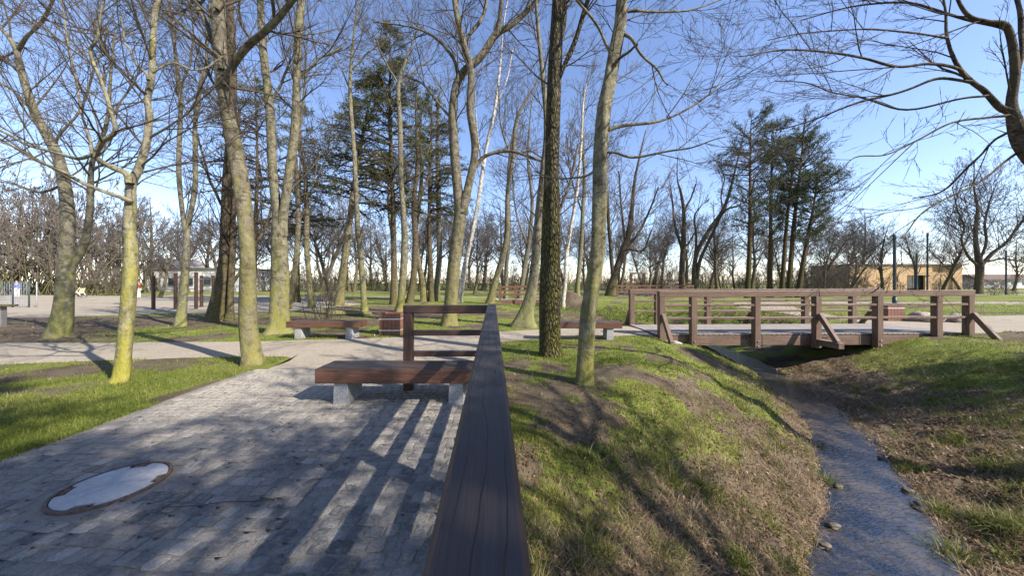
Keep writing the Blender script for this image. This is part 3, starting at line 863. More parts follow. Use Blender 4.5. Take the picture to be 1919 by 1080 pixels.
tree("tree", "lit yellow-green twin trunk dividing at mid height, behind the left bench", 9.8, "green_bark",
     [(522, 628, 50), (523, 605, 36), (525, 525, 33), (524, 440, 30), (521, 400, 22), (511, 320, 19), (505, 204, 18), (493, 87, 16), (490, 0, 14), (488, -90, 10), (480, -200, 5)],
     [[(528, 440, 24), (537, 380, 19), (549, 262, 18), (557, 146, 16), (566, 0, 14), (572, -100, 9), (580, -200, 5)],
      [(505, 200, 6), (530, 150, 5), (545, 110, 4)], [(557, 150, 6), (600, 110, 5), (640, 90, 3)], [(494, 95, 6), (460, 60, 5), (440, 10, 3)]],
     n1=56, len1=2.3, r1=0.0280, seed=16, start=0.4)
tree("tree", "large pale grey tree with two tall curving stems behind the railing corner", 11.6, "beech_bark",
     [(843, 610, 30), (845, 585, 26), (852, 496, 24), (862, 410, 22), (860, 379, 18), (852, 292, 17), (849, 204, 17), (861, 146, 16), (902, 105, 14), (931, 64, 12), (960, 47, 9), (1000, 10, 8), (1040, -40, 5)],
     [[(866, 400, 18), (878, 350, 15), (890, 280, 14), (882, 204, 14), (883, 134, 13), (867, 76, 12), (853, 0, 11), (850, -90, 8), (856, -180, 5)],
      [(890, 312, 8), (905, 296, 7), (930, 285, 7), (965, 285, 6), (1015, 301, 5)],
      [(862, 146, 7), (850, 110, 6), (815, 70, 5), (770, 50, 3), (700, 40, 2.5)],
      [(930, 66, 9), (938, 20, 8), (945, -40, 6), (940, -130, 4)],
      [(868, 80, 7), (905, 30, 6), (915, -30, 5)], [(851, 230, 5), (800, 165, 4), (760, 140, 3)]],
     n1=70, len1=2.3, r1=0.0280, seed=17, start=0.45)
tree("tree", "gnarled trunk with twisted fluted base beside the rough dark trunk", 11.3, "grey_bark",
     [(985, 612, 36), (988, 590, 26), (996, 550, 20), (1003, 500, 18), (1008, 450, 17), (1014, 380, 15), (1019, 320, 13), (1024, 240, 11), (1018, 150, 9), (1010, 60, 7), (1000, -50, 4)],
     [[(1005, 470, 8), (1040, 420, 6), (1065, 350, 5), (1085, 270, 4)]],
     n1=34, len1=2.0, r1=0.0252, seed=18, flare=1.0)
tree("tree", "straight dark trunk with deeply furrowed rough bark, right of the railing", 6.8, "rough_bark",
     [(1035, 668, 44), (1034, 650, 38), (1033, 578, 36), (1033, 480, 33), (1033, 389, 31), (1036, 222, 28), (1041, 100, 26), (1047, 0, 24), (1052, -120, 19), (1060, -260, 12), (1070, -380, 6)],
     [[(1038, 165, 8), (1060, 120, 9), (1085, 60, 9), (1105, -10, 8), (1125, -80, 5)],
      [(1040, 130, 8), (1055, 60, 8), (1062, -10, 7), (1066, -100, 4)],
      [(1047, 10, 8), (1000, -50, 6), (950, -90, 4)]],
     n1=44, len1=2.1, r1=0.0224, seed=19, start=0.55, sides=22, flare=0.2)
tree("tree", "slender mossy leaning trunk rooted on the grassy stream bank", 4.95, "green_bark",
     [(1094, 719, 34), (1096, 700, 30), (1105, 589, 29), (1118, 472, 27), (1125, 333, 26), (1130, 222, 25), (1144, 139, 24), (1162, 55, 22), (1167, 0, 20), (1176, -110, 15), (1180, -240, 9), (1185, -340, 5)],
     [[(1132, 243, 8), (1150, 238, 7), (1189, 236, 6), (1244, 221, 5), (1300, 200, 4), (1340, 165, 3), (1358, 140, 2)],
      [(1131, 282, 6), (1150, 287, 5), (1189, 294, 5), (1255, 284, 4), (1310, 272, 3), (1358, 257, 2)],
      [(1163, 60, 8), (1185, 75, 6), (1211, 111, 5), (1239, 139, 4), (1250, 160, 2)],
      [(1166, 20, 7), (1200, 20, 5), (1250, 22, 4), (1310, 15, 3), (1370, -10, 2)],
      [(1145, 135, 7), (1160, 110, 6), (1180, 95, 5), (1196, 84, 4)],
      [(1127, 315, 5), (1090, 330, 4), (1040, 335, 3), (1000, 320, 2)],
      [(1150, 105, 6), (1120, 50, 5), (1080, 0, 4), (1050, -60, 3)],
      [(1168, -20, 8), (1230, -60, 6), (1300, -90, 4)]],
     n1=42, len1=1.5, r1=0.013, seed=20, start=0.5, up=0.03, wander=0.07, kang=0.5, ang=0.6, drifts=[0.1, 0.5, -0.5, -0.5, 0.7, -0.3, 0.8, -0.6, 0.4])
# the spreading tree that leans in from the right edge
tree("tree", "big spreading tree reaching into the picture from the right edge with long drooping branches", 4.6, "dark_bark",
     [(9.5, 1.2, 0.0, .24), (9.35, 1.45, .6, .19), (8.9, 2.1, 1.5, .165), (8.1, 3.2, 2.4, .145), (7.45, 4.25, 3.05, .125), (7.26, 4.5, 3.45, .11)]
     + [(*PX(px_, py_, 4.6), w_ / 2 / F * 4.6 * .54) for px_, py_, w_ in ((1896, 205, 27), (1902, 130, 22), (1888, 52, 18), (1850, 40, 12), (1817, 30, 11), (1796, 0, 9), (1780, -50, 6))],
     [[(1898, 210, 22), (1874, 200, 18), (1845, 172, 15), (1817, 150, 13), (1796, 119, 10), (1776, 67, 8), (1770, 21, 6), (1760, -30, 4)],
      [(1812, 145, 9), (1796, 130, 9), (1740, 120, 8), (1682, 124, 7), (1620, 108, 6), (1557, 99, 5), (1470, 95, 4), (1385, 104, 2)],
      [(1820, 152, 9), (1760, 150, 8), (1700, 165, 7), (1640, 185, 6), (1560, 212, 4), (1480, 235, 3), (1430, 250, 2)],
      [(1895, 215, 9), (1840, 222, 7), (1780, 232, 6), (1720, 262, 5), (1660, 290, 4), (1600, 298, 3), (1570, 330, 2)],
      [(1905, 235, 9), (1870, 262, 7), (1820, 305, 6), (1770, 355, 5), (1712, 375, 3)],
      [(1915, 280, 9), (1880, 305, 7), (1830, 345, 6), (1760, 380, 5), (1720, 408, 4), (1690, 445, 2)],
      [(1888, 55, 10), (1830, 40, 8), (1760, 20, 7), (1690, 5, 6), (1600, 10, 4), (1500, 40, 2)],
      [(1776, 70, 6), (1700, 60, 5), (1620, 55, 4), (1520, 60, 3), (1440, 75, 2)],
      [(1905, 130, 12), (1915, 60, 12), (1908, 0, 12), (1900, -70, 9), (1880, -160, 5)],
      [(1925, 305, 9), (1990, 330, 7), (2060, 340, 5), (2120, 330, 3)],
      [(1910, 240, 9), (1980, 200, 8), (2040, 140, 6), (2090, 60, 4)],
      [(1850, 175, 7), (1780, 190, 6), (1690, 205, 5), (1600, 180, 4), (1530, 160, 3), (1450, 150, 2)]],
     n1=58, len1=1.9, r1=0.015, seed=21, up=0.012, wander=0.06, kang=0.45, ang=0.5, start=0.3, twig="twig_dark", sub=(6, 4, 2), tw_trunk=0.3,
     drifts=[0.0, 0.4, -0.7, 0.6, -0.5, 0.5, -0.4, 0.8, -0.7, 0.4, 0.6, 0.3, 0.9])

# ------------------------------------------------------------------ the trees of the middle distance
MID = [  # label, Y, material, trunk rows, limbs, n1, len1
 ("slim leaning pale trunk just right of the yellow twin trunk", 19.0, "beech_bark", [(541, 580, 15), (548, 540, 13), (555, 496, 12), (560, 408, 11), (556, 327, 9), (553, 250, 7), (556, 150, 5), (552, 60, 3)], [[(560, 420, 5), (585, 360, 4), (600, 270, 3)]], 26, 2.4),
 ("straight pale slim trunk with a swollen foot left of the three spruces", 19.4, "beech_bark", [(585, 580, 17), (582, 550, 13), (576, 467, 12), (575, 397, 11), (572, 321, 9), (560, 270, 7), (570, 180, 5), (575, 90, 3)], [[(574, 380, 5), (610, 300, 4), (625, 220, 3)]], 26, 2.4),
 ("slim mossy trunk leaning left and forking above, in front of the spruces", 17.3, "green_bark", [(684, 584, 17), (682, 560, 13), (677, 496, 12), (670, 408, 11), (665, 292, 9), (657, 175, 8), (660, 105, 6), (668, 30, 4)], [[(660, 130, 5), (700, 90, 4), (740, 60, 3)], [(658, 170, 5), (630, 110, 4), (600, 60, 3)]], 30, 2.4),
 ("slim yellow-green curved trunk straight behind the square wooden bin", 17.0, "green_bark", [(749, 586, 20), (752, 560, 15), (759, 467, 14), (757, 400, 12), (752, 338, 11), (750, 233, 9), (748, 157, 8), (770, 90, 4)], [[(748, 160, 6), (720, 110, 5), (700, 60, 3)], [(749, 158, 6), (780, 130, 5), (812, 110, 3)], [(757, 380, 6), (790, 320, 5), (820, 230, 3)]], 32, 2.2),
 ("thin grey trunk standing between two mossy trunks behind the bin", 23, "grey_bark", [(740, 568, 13), (742, 520, 11), (737, 450, 10), (730, 380, 8), (733, 300, 7), (728, 210, 4)], [], 22, 2.4),
 ("dark crooked trunk left of the large pale grey tree", 24, "dark_bark", [(768, 566, 16), (775, 520, 13), (780, 450, 12), (776, 380, 10), (783, 300, 8), (780, 200, 4)], [[(776, 400, 6), (800, 340, 5), (815, 280, 3)]], 24, 2.6),
 ("twin-stemmed mossy trunk left of the large pale grey tree", 26, "beech_bark", [(795, 564, 15), (792, 530, 12), (783, 480, 11), (780, 430, 10), (790, 340, 8), (788, 250, 5)], [[(793, 540, 8), (800, 490, 7), (806, 400, 6), (812, 320, 4)]], 26, 2.6),
 ("straight trunk with a low stub just left of the large pale grey tree", 27, "grey_bark", [(818, 560, 16), (820, 520, 12), (824, 460, 11), (823, 380, 10), (820, 290, 8), (822, 200, 5)], [[(821, 490, 5), (835, 477, 4), (842, 470, 3)]], 24, 2.6),
 ("white-barked birch leaning right beside the large pale grey tree", 25, "birch_bark", [(862, 560, 11), (868, 525, 10), (880, 460, 9), (896, 379, 8), (913, 274, 7), (928, 204, 6), (938, 120, 4), (945, 40, 2.5)], [[(905, 320, 5), (895, 250, 4), (890, 170, 3)], [(925, 210, 4), (950, 150, 3), (962, 90, 2)]], 30, 1.9),
 ("leaning slender tree curving right, left end of the distant footbridge", 24, "beech_bark", [(918, 570, 17), (926, 540, 13), (933, 515, 12), (949, 450, 11), (953, 361, 9), (961, 294, 8), (969, 222, 7), (1000, 167, 4)], [[(961, 300, 5), (940, 240, 4), (935, 160, 3)]], 30, 2.4),
 ("slim straight tree behind the distant footbridge railing", 36, "grey_bark", [(948, 552, 10), (950, 500, 9), (955, 430, 8), (952, 350, 7), (960, 260, 4)], [], 22, 3.2),
 ("leaning grey trunk over the middle of the distant footbridge", 34, "grey_bark", [(975, 548, 13), (984, 505, 11), (992, 450, 10), (998, 380, 8), (990, 300, 6), (995, 210, 3)], [[(990, 460, 6), (968, 400, 5), (960, 320, 3)]], 26, 3.0),
 ("pale thin trunk close behind the rough dark trunk, right of it", 20, "birch_bark", [(1056, 566, 10), (1060, 520, 8), (1063, 470, 8), (1075, 400, 7), (1088, 300, 6), (1093, 200, 4)], [[(1063, 480, 5), (1050, 420, 4), (1042, 340, 3)]], 24, 2.2),
 ("mossy straight trunk between the rough trunk and the slender leaning trunk", 33, "green_bark", [(1082, 545, 14), (1086, 500, 11), (1092, 417, 10), (1096, 340, 8), (1092, 250, 6), (1098, 170, 3)], [[(1092, 400, 5), (1070, 330, 4), (1062, 250, 3)]], 28, 3.0),
 ("dark leaning multi-stemmed tree with reddish crown, left of the near bridge", 36, "dark_bark", [(1145, 548, 24), (1152, 520, 18), (1165, 480, 15), (1178, 440, 13), (1185, 390, 10), (1190, 340, 7), (1200, 290, 4)], [[(1150, 525, 12), (1145, 470, 11), (1140, 400, 9), (1135, 320, 5)], [(1165, 480, 9), (1195, 440, 8), (1215, 400, 6), (1235, 350, 4)], [(1146, 530, 9), (1170, 470, 8), (1205, 470, 6), (1222, 430, 4)], [(1172, 450, 7), (1165, 390, 6), (1160, 320, 4)]], 64, 3.2),
 ("tall thin tree right behind the slender leaning bank trunk", 34, "grey_bark", [(1112, 548, 11), (1114, 500, 9), (1118, 430, 8), (1124, 360, 6), (1130, 290, 4)], [], 26, 3.0),
 ("tree with cropped upright branches beyond the left part of the near bridge", 40, "dark_bark", [(1278, 548, 16), (1279, 500, 14), (1281, 455, 12), (1282, 400, 9), (1276, 360, 6), (1270, 335, 3)], [[(1279, 470, 8), (1265, 420, 7), (1260, 370, 5), (1255, 340, 2)], [(1283, 395, 6), (1298, 365, 5), (1304, 345, 3)], [(1281, 470, 6), (1300, 440, 4), (1310, 420, 2)]], 12, 2.2),
 ("tree with two long bare stems leaning right towards the pine group", 38, "dark_bark", [(1303, 548, 16), (1302, 500, 12), (1308, 470, 11), (1330, 430, 10), (1355, 395, 9), (1368, 360, 7), (1378, 320, 5), (1390, 270, 3)], [[(1306, 545, 13), (1312, 490, 11), (1335, 440, 9), (1358, 396, 7), (1385, 385, 4), (1410, 370, 2.5)], [(1304, 480, 8), (1305, 440, 7), (1302, 405, 5), (1315, 385, 3)], [(1355, 395, 5), (1352, 365, 4), (1358, 330, 3), (1340, 300, 2)]], 34, 2.4),
 ("broad oak-like tree with a short thick trunk and spreading limbs at the right lawn", 42, "dark_bark", [(1834, 552, 26), (1835, 525, 21), (1836, 498, 22), (1832, 470, 14), (1828, 430, 12), (1832, 390, 9), (1826, 350, 5)], [[(1838, 500, 16), (1860, 475, 13), (1885, 455, 11), (1905, 430, 8), (1925, 395, 5)], [(1832, 498, 12), (1815, 480, 10), (1802, 450, 8), (1808, 425, 7), (1795, 395, 5), (1785, 350, 3)], [(1836, 490, 12), (1848, 455, 10), (1846, 420, 9), (1855, 380, 6), (1870, 340, 3)], [(1846, 492, 8), (1880, 485, 7), (1920, 492, 4)]], 110, 3.6),
]
for q, (lab, Y, mt, tr, li, n1, l1) in enumerate(MID):
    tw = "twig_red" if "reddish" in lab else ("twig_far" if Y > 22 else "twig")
    li = [[(a_, b_, c_ * .68) for a_, b_, c_ in l_] for l_ in li]
    tr = [(a_, b_, c_ * (.82 if Y > 30 else .92)) for a_, b_, c_ in tr]
    tx, ty, tw_ = tr[-1]; tr = tr + [(tx + (tx - tr[-2][0]) * .6 + 4, ty - 45, max(1.2, tw_ * .45))]
    tree("tree", lab, Y, mt, tr, li, n1=n1, len1=l1 * (1.5 if Y > 30 else 1.15), r1=0.045 if Y > 28 else 0.025, levels=4 if n1 >= 60 else 4, up=0.09, seed=40 + q, twig=tw, sub=(5, 4, 2), start=0.3, sides=10, limb_sides=7, minr=Y * 0.00036, flare=0.5)

# ------------------------------------------------------------------ conifers
def conifer(name, label, base, height, r0, spread, first, seed, mat="dark_bark", needles="conifer_needles", droop=-0.12, nb=70, sparse=1.0, lean=(0, 0), pine=False, group=None, bole=None):
    rng = np.random.RandomState(seed)
    x, y = base; bz = Hs(x, y); P0 = np.array([x, y, bz])
    ro = root(name, tuple(P0), label, "tree", group)
    n = 14
    t = np.linspace(0, 1, n)
    P = np.stack([lean[0] * t + 0.12 * np.sin(t * 5 + seed), lean[1] * t + 0.1 * np.cos(t * 4 + seed), -0.2 + (height + 0.2) * t], 1)
    Rr = r0 * (1 - 0.9 * t ** 1.2)
    V, Q = stem_tube(P, Rr, 10, seed, 0.4, 0.04)
    link("trunk", meshdata("trunk", V, Q, True), M[mat], ro)
    # boughs
    tt = np.sort(first + (0.985 - first) * rng.uniform(0, 1, nb))
    az = rng.uniform(0, 6.283, nb)
    idx = tt * (n - 1); i0 = np.minimum(idx.astype(int), n - 2); f = (idx - i0)[:, None]
    S = P[i0] * (1 - f) + P[i0 + 1] * f
    if pine:
        u = (tt - first) / (1 - first)
        L = spread * rng.uniform(0.45, 1.1, nb) * np.clip(0.55 + 0.9 * u - 1.0 * u ** 3, 0.2, 1)
        el = rng.uniform(0.0, 0.7, nb)
    else:
        u = (tt - first) / (1 - first)
        L = spread * rng.uniform(0.5, 1.15, nb) * np.clip(1.02 - 0.95 * u ** 1.8, 0.12, 1)
        el = rng.uniform(-0.15, 0.35, nb) + 0.35 * u
    D = np.stack([np.cos(az) * np.cos(el), np.sin(az) * np.cos(el), np.sin(el)], 1)
    BP, BR = grow(S, D, L, np.maximum(0.012, 0.022 * L), 7, 0.09, droop * 0.5 if not pine else 0.05, rng, 0.25)
    parts = [tubes(BP, BR, 4)]
    c = 9 if not pine else 7
    S2, D2, L2, R2 = kids(BP, BR, c, 0.85, 0.42, rng, 0.006, 0.25 if not pine else 0.45)
    if not pine:
        D2[:, 2] *= 0.45; D2 = nrm(D2)
    P2, Rr2 = grow(S2, D2, L2, R2, 5, 0.12, droop * 0.4 if not pine else 0.08, rng, 0.3)
    parts.append(tubes(P2, Rr2, 3))
    V, Q = merge(parts)
    link("branches", meshdata("branches", V, Q, True), M["twig_dark"], ro)
    # needle sprays: slender blades along the side shoots
    src = np.vstack([P2.reshape(-1, 3), BP[:, 3:].reshape(-1, 3)])
    dsrc = np.vstack([np.repeat(nrm(P2[:, -1] - P2[:, 0]), P2.shape[1], 0), np.repeat(nrm(BP[:, -1] - BP[:, 0]), 4, 0)])
    keep = rng.rand(len(src)) < 0.85 * sparse
    src, dsrc = src[keep], dsrc[keep]
    mult = 6 if not pine else 8
    S3 = np.repeat(src, mult, 0) + rng.normal(0, 0.07 if not pine else 0.10, (len(src) * mult, 3))
    D3 = np.repeat(dsrc, mult, 0) + rng.normal(0, 0.55 if not pine else 0.8, (len(src) * mult, 3)) + np.array([0, 0, 0.0 if not pine else 0.35])
    D3 = nrm(D3)
    m = len(S3)
    ln = rng.uniform(0.12, 0.34, m) if not pine else rng.uniform(0.12, 0.30, m)
    wd = rng.uniform(0.012, 0.030, m) if not pine else rng.uniform(0.012, 0.028, m)
    sd = nrm(np.cross(D3, rng.normal(0, 1, (m, 3))))
    V = np.stack([S3 - sd * wd[:, None] * 0.5, S3 + D3 * ln[:, None] * 0.5 + sd * wd[:, None] * 1.0 , S3 + D3 * ln[:, None], S3 + D3 * ln[:, None] * 0.45 - sd * wd[:, None] * 1.0], 1)
    tone = np.clip(np.repeat(rng.beta(1.6, 2.6, len(src)), mult) + rng.normal(0, 0.12, m), 0, 1)
    link("crown", meshdata("crown", V.reshape(-1, 3), np.arange(m * 4).reshape(-1, 4), False, {"tint": np.repeat(tone, 4)}), M[needles], ro)
    return ro

g1 = GP(640, 572)
conifer("spruce_tree", "tallest spruce with drooping boughs and pointed top in the middle of the wood", ((735 - CX) / F * 22, 22.0), 19.4, 0.2, 3.9, 0.34, 101, nb=100, sparse=0.6)
conifer("spruce_tree", "leaning spruce with thick pale trunk left of the tallest spruce", (g1[0] , 21.5), 16.0, 0.26, 3.6, 0.42, 102, mat="beech_bark", nb=90, sparse=0.6, lean=(2.4, 0.5))
conifer("spruce_tree", "rounder spruce with yellowish needles right of the tallest spruce", ((808 - CX) / F * 26, 26.0), 17.6, 0.22, 3.8, 0.40, 103, nb=90, sparse=0.6)
conifer("spruce_tree", "spruce half hidden behind the yellow twin trunk", ((560 - CX) / F * 25, 25.0), 15.5, 0.2, 3.8, 0.35, 104, nb=60, sparse=0.55)
conifer("spruce_tree", "dark spruce behind the upper trunk of the big leaning tree", ((478 - CX) / F * 24, 24.0), 17.5, 0.2, 4.0, 0.45, 105, nb=60, sparse=0.55)
PINES = [(1400, 31.0, 17.6, 3.0, 0.36, (0.5, 0), "leftmost tall pine of the group beyond the bridge"),
         (1440, 33.0, 18.0, 2.8, 0.34, (0.6, 0), "forked dark pine second from left in the group beyond the bridge"),
         (1462, 35.5, 18.0, 2.6, 0.50, (1.9, 0), "thin leaning pine in the middle of the group beyond the bridge"),
         (1478, 32.0, 17.9, 3.2, 0.32, (1.6, 0), "tall pine leaning right with the highest top in the group beyond the bridge"),
         (1497, 31.5, 12.5, 3.0, 0.40, (1.9, 0), "rightmost lower pine of the group beyond the bridge")]
for q, (px, Y, h, sp, fi, le, lab) in enumerate(PINES):
    conifer("pine_tree", lab, ((px - CX) / F * Y, Y), h, 0.24, sp * 1.25, fi, 120 + q, "pine_bark", "pine_needles", nb=80, sparse=0.66, lean=le, pine=True, group="pines beyond the bridge")

# ------------------------------------------------------------------ the far line of bare trees, shared meshes
def generic(seed, height, spread, nl, n1, twig, mat, levels=4, shrub=False):
    rng = np.random.RandomState(seed)
    ls, tr = [], []
    if shrub:
        for q in range(nl):
            az = rng.uniform(0, 6.28); el = rng.uniform(0.75, 1.5)
            L = height * rng.uniform(0.5, 1.0)
            S = np.array([[rng.normal(0, spread * 0.22), rng.normal(0, spread * 0.22), -0.1]])
            D = np.array([[math.cos(az) * math.cos(el), math.sin(az) * math.cos(el), math.sin(el)]])
            P, Rr = grow(S, D, np.array([L]), np.array([0.0065 * height]), 9, 0.10, 0.06, rng, 0.2)
            tr.append(stem_tube(P[0], Rr[0], 5, seed + q, 0, 0.05)); ls.append((P[0], Rr[0], L))
    else:
        th = height * rng.uniform(0.28, 0.4)
        P, Rr = grow(np.array([[0, 0, -0.2]]), nrm(np.array([[rng.normal(0, .12), rng.normal(0, .12), 1.0]])), np.array([height * 0.8]), np.array([height * 0.017]), 12, 0.06, 0.03, rng, 0.15)
        tr.append(stem_tube(P[0], Rr[0], 9, seed, 0.5, 0.05)); ls.append((P[0], Rr[0], height * 0.4))
        for q in range(nl):
            i0 = rng.randint(3, 8); az = rng.uniform(0, 6.28); el = rng.uniform(0.35, 1.15)
            L = spread * rng.uniform(0.7, 1.25) * (1.2 - 0.05 * i0)
            D = np.array([[math.cos(az) * math.cos(el), math.sin(az) * math.cos(el), math.sin(el)]])
            LP, LR = grow(P[0][i0][None], D, np.array([L]), np.array([Rr[0][i0] * 0.5]), 9, 0.13, 0.05, rng, 0.2)
            tr.append(stem_tube(LP[0], LR[0], 6, seed + q, 0.2, 0.05)); ls.append((LP[0], LR[0], L))
    V, Q = merge(tr)
    me_t = meshdata("trunk", V, Q, True); me_t.materials.append(M[mat])
    V, Q = twig_mesh(ls, rng, n1, height * 0.20, 0.045, levels, 0.13, 0.013, (5, 4, 3), start=0.25)
    me_c = meshdata("crown", V, Q, True); me_c.materials.append(M[twig])
    return me_t, me_c
FAR = [generic(200 + q, 15, 4.6, 13, 60, ("twig_far", "twig_far", "twig_red", "twig_far")[q], "far_bark") for q in range(4)]
SHR = [generic(230 + q, 6.5, 4.0, 22, 60, "twig_red" if q != 1 else "twig_far", "far_bark", 4, True) for q in range(3)]
def put(kind, name, label, x, y, s, rz, cat, group=None, sz=1.0):
    ro = root(name, (x, y, Hs(x, y)), label, cat, group, rz)
    ro.scale = (s, s, s * sz)
    for nm, me in zip(("trunk", "crown") if cat == "tree" else ("stems", "crown"), kind):
        link(nm, me, None, ro)
    return ro
RF = random.Random(77)
far_label = "bare grey tree in the far line along the edge of the park"
far_rows = [(px_, 50 + 18 * RF.random(), RF.uniform(.65, 1.0)) for px_ in range(230, 1640, 62)]
for px, Y, s in far_rows + [(520, 58, .95), (610, 62, 1.0), (655, 57, .8), (700, 66, 1.0), (728, 60, .75), (800, 63, .9), (846, 58, .8), (905, 62, .95), (945, 66, 1.0), (985, 58, .85), (1025, 66, 1.0), (1062, 60, .9),
                 (1105, 64, 1.0), (1160, 66, .9), (1228, 60, .72), (1240, 68, .95), (1330, 62, .7), (1352, 58, .78), (1378, 66, .8), (1515, 62, .85), (1545, 56, .8), (1585, 66, .95), (460, 64, 1.0), (395, 66, 1.0), (330, 68, .9), (560, 75, 1.1), (770, 78, 1.1), (880, 80, 1.2), (1125, 80, 1.1), (1205, 84, 1.0), (1440, 78, 1.0), (1620, 72, 1.05)]:
    put(FAR[RF.randrange(4)], "tree", far_label, (px - CX) / F * Y, Y, s * RF.uniform(1.1, 1.5), RF.uniform(0, 6.28), "tree", "far line of bare trees")
for px, Y, s, lab in [(1655, 46, .80, "bare tree in front of the left half of the wooden pavilion"), (1716, 52, .85, "bare tree in front of the dark window of the pavilion"), (1765, 50, .85, "bare tree at the right half of the wooden pavilion"),
                      (1800, 62, .9, "bare tree behind the right corner of the wooden pavilion"), (1900, 58, .8, "bare tree behind the oak-like tree by the right picture edge"), (1590, 40, .52, "low brushy tree left of the wooden pavilion")]:
    put(FAR[RF.randrange(4)], "tree", lab, (px - CX) / F * Y, Y, s, RF.uniform(0, 6.28), "tree")
for px, Y, s, lab in [(470, 30, .72, "bare branchy tree behind the dark double trunk"), (300, 33, .62, "small bare tree beside the climbing frame"), (620, 30, .75, "bare tree far behind the left bench"),
                      (-40, 17, .62, "bare tree just outside the left picture edge"), (890, 42, .85, "bare tree behind the leaning birch"), (1215, 46, .7, "bare tree behind the reddish multi-stemmed tree")]:
    put(FAR[RF.randrange(4)], "tree", lab, (px - CX) / F * Y, Y, s, RF.uniform(0, 6.28), "tree")
th_label = "tall tangled brown thicket behind the playground"
for px, Y, s in [(10, 44, 1.75), (60, 42, 1.9), (115, 46, 2.0), (165, 43, 1.8), (215, 47, 1.7), (-60, 42, 2.0), (30, 52, 2.3), (140, 54, 2.3), (90, 39, 1.2), (262, 48, 1.4), (190, 52, 2.1), (-15, 38, 1.4)]:
    put(SHR[RF.randrange(3)], "thicket", th_label, (px - CX) / F * Y, Y, s * 1.15, RF.uniform(0, 6.28), "shrub", "thickets behind the playground", sz=1.25)
for px, Y, s in [(175, 38, .72), (200, 38, .66), (222, 38.5, .7)]:
    put(SHR[0], "shrub", "low reddish-brown shrub at the edge of the playground sand", (px - CX) / F * Y, Y, s, RF.uniform(0, 6.28), "shrub", "low shrubs by the playground")
for px, Y, s in [(1560, 44, .62), (1605, 46, .7), (1530, 47, .75)]:
    put(SHR[1], "shrub", "brown brush between the pines and the wooden pavilion", (px - CX) / F * Y, Y, s, RF.uniform(0, 6.28), "shrub", "brush left of the pavilion")
for px_ in list(range(480, 1640, 40)) + list(range(500, 1600, 46)):
    Y_ = RF.uniform(56, 74)
    put(SHR[RF.randrange(3)], "thicket", "low bare grey-brown thicket along the far promenade", (px_ + RF.uniform(-15, 15) - CX) / F * Y_, Y_, RF.uniform(.6, 1.25), RF.uniform(0, 6.28), "shrub", "bare thickets along the promenade")
for px in (1600, 1625, 1660, 1690, 1760, 1785, 1822):
    put(SHR[RF.randrange(3)], "shrub", "low bare shrub at the foot of the wooden pavilion", (px - CX) / F * 57, 57, RF.uniform(.32, .5), RF.uniform(0, 6.28), "shrub", "shrubs before the pavilion")
put(SHR[1], "shrub", "small round bare shrub right of the oak-like trunk", (1862 - CX) / F * 38, 38, .30, 1.0, "shrub")
put(SHR[1], "shrub", "low flat bare shrub near the right picture edge", (1893 - CX) / F * 39, 39, .26, 2.0, "shrub", sz=.8)
put(SHR[0], "sapling", "crooked leafless sapling on a little mound behind the left bench", (607 - CX) / F * 12.2, 12.2, .30, .6, "sapling", sz=1.5)
# hedge along the promenade: one mass nobody could count
rng = np.random.RandomState(9)
hx = rng.uniform(-75, 110, 15000); hy = 68 + rng.normal(0, 1.2, 15000) + np.abs(hx) * 0.03
hz = rng.uniform(0, 1, 15000) ** 0.8 * (2.6 + 1.6 * fbm(hx * 0.2, hy * 0.2))
S = np.stack([hx, hy, hz * 0.6], 1); D = nrm(rng.normal(0, 1, (15000, 3)) + np.array([0, 0, .8]))
P, Rr = grow(S, D, rng.uniform(.4, 1.1, 15000), np.full(15000, .028), 3, .2, 0, rng)
V, Q = tubes(P, Rr, 3)
tag(link("hedge", meshdata("hedge", V, Q, True), M["twig_red"]), "long low brown hedge along the far promenade", "hedge", None, "stuff")

# ------------------------------------------------------------------ trees standing behind and beside the camera: they shade the terrace and the right bank
conifer("spruce_tree", "dense spruce standing behind the viewer on the right bank", (5.2, -3.5), 13.0, 0.2, 3.2, 0.14, 150, nb=170, sparse=0.6)
put(FAR[0], "tree", "tall bare tree just behind the viewer on the right bank", 5.9, -0.9, .70, 1.0, "tree")
put(FAR[1], "tree", "bare tree standing behind the viewer", 6.4, -5.4, .8, .4, "tree")
conifer("spruce_tree", "dense spruce outside the right picture edge beside the stream", (14.2, 2.6), 8.4, 0.2, 2.0, 0.25, 151, nb=80, sparse=0.7)

# ------------------------------------------------------------------ timber railing round the terrace corner
RY = 4.60      # the corner
def rx(y): return float(rail_x(y))
rl = root("timber_railing", (rx(2), 2.0, 0.0), "dark brown timber railing running from the foreground to a corner behind the bench", "railing")
O = rl.location
def B(name, p0, p1, w, h, mat="rail_wood", par=rl, bev=0.008, roll=None):
    return beam(name, p0, p1, w, h, M[mat], par, bev, roll, O)
W_ = 0.115
B("top_rail", (rx(-2.2), -2.2, 1.23 - .0575), (rx(RY + .06), RY + .06, 1.23 - .0575), 0.123, W_, bev=0.010)
xr = -1.545
B("top_rail", (xr - .005, RY, 1.226 - .0575), (rx(RY) - 0.059, RY, 1.226 - .0575), 0.116, W_)
for z in (0.83, 0.53, 0.23):
    B("lower_rail", (rx(-2.1), -2.1, z), (rx(RY) , RY - .05, z), 0.075, 0.075)
for z in (0.83, 0.53):
    B("lower_rail", (xr + .065, RY, z), (rx(RY) - .05, RY, z), 0.075, 0.075)
B("lower_rail", (xr + .065, RY, .23), (rx(RY) - .05, RY, .23), 0.075, 0.075)
for y in (-1.6, 0.3, 2.15, RY):
    B("post", (rx(y) , y, -0.35), (rx(y), y, 1.113), 0.112, 0.112)
B("post", (xr + .06, RY, -0.3), (xr + .06, RY, 1.110), 0.122, 0.122)
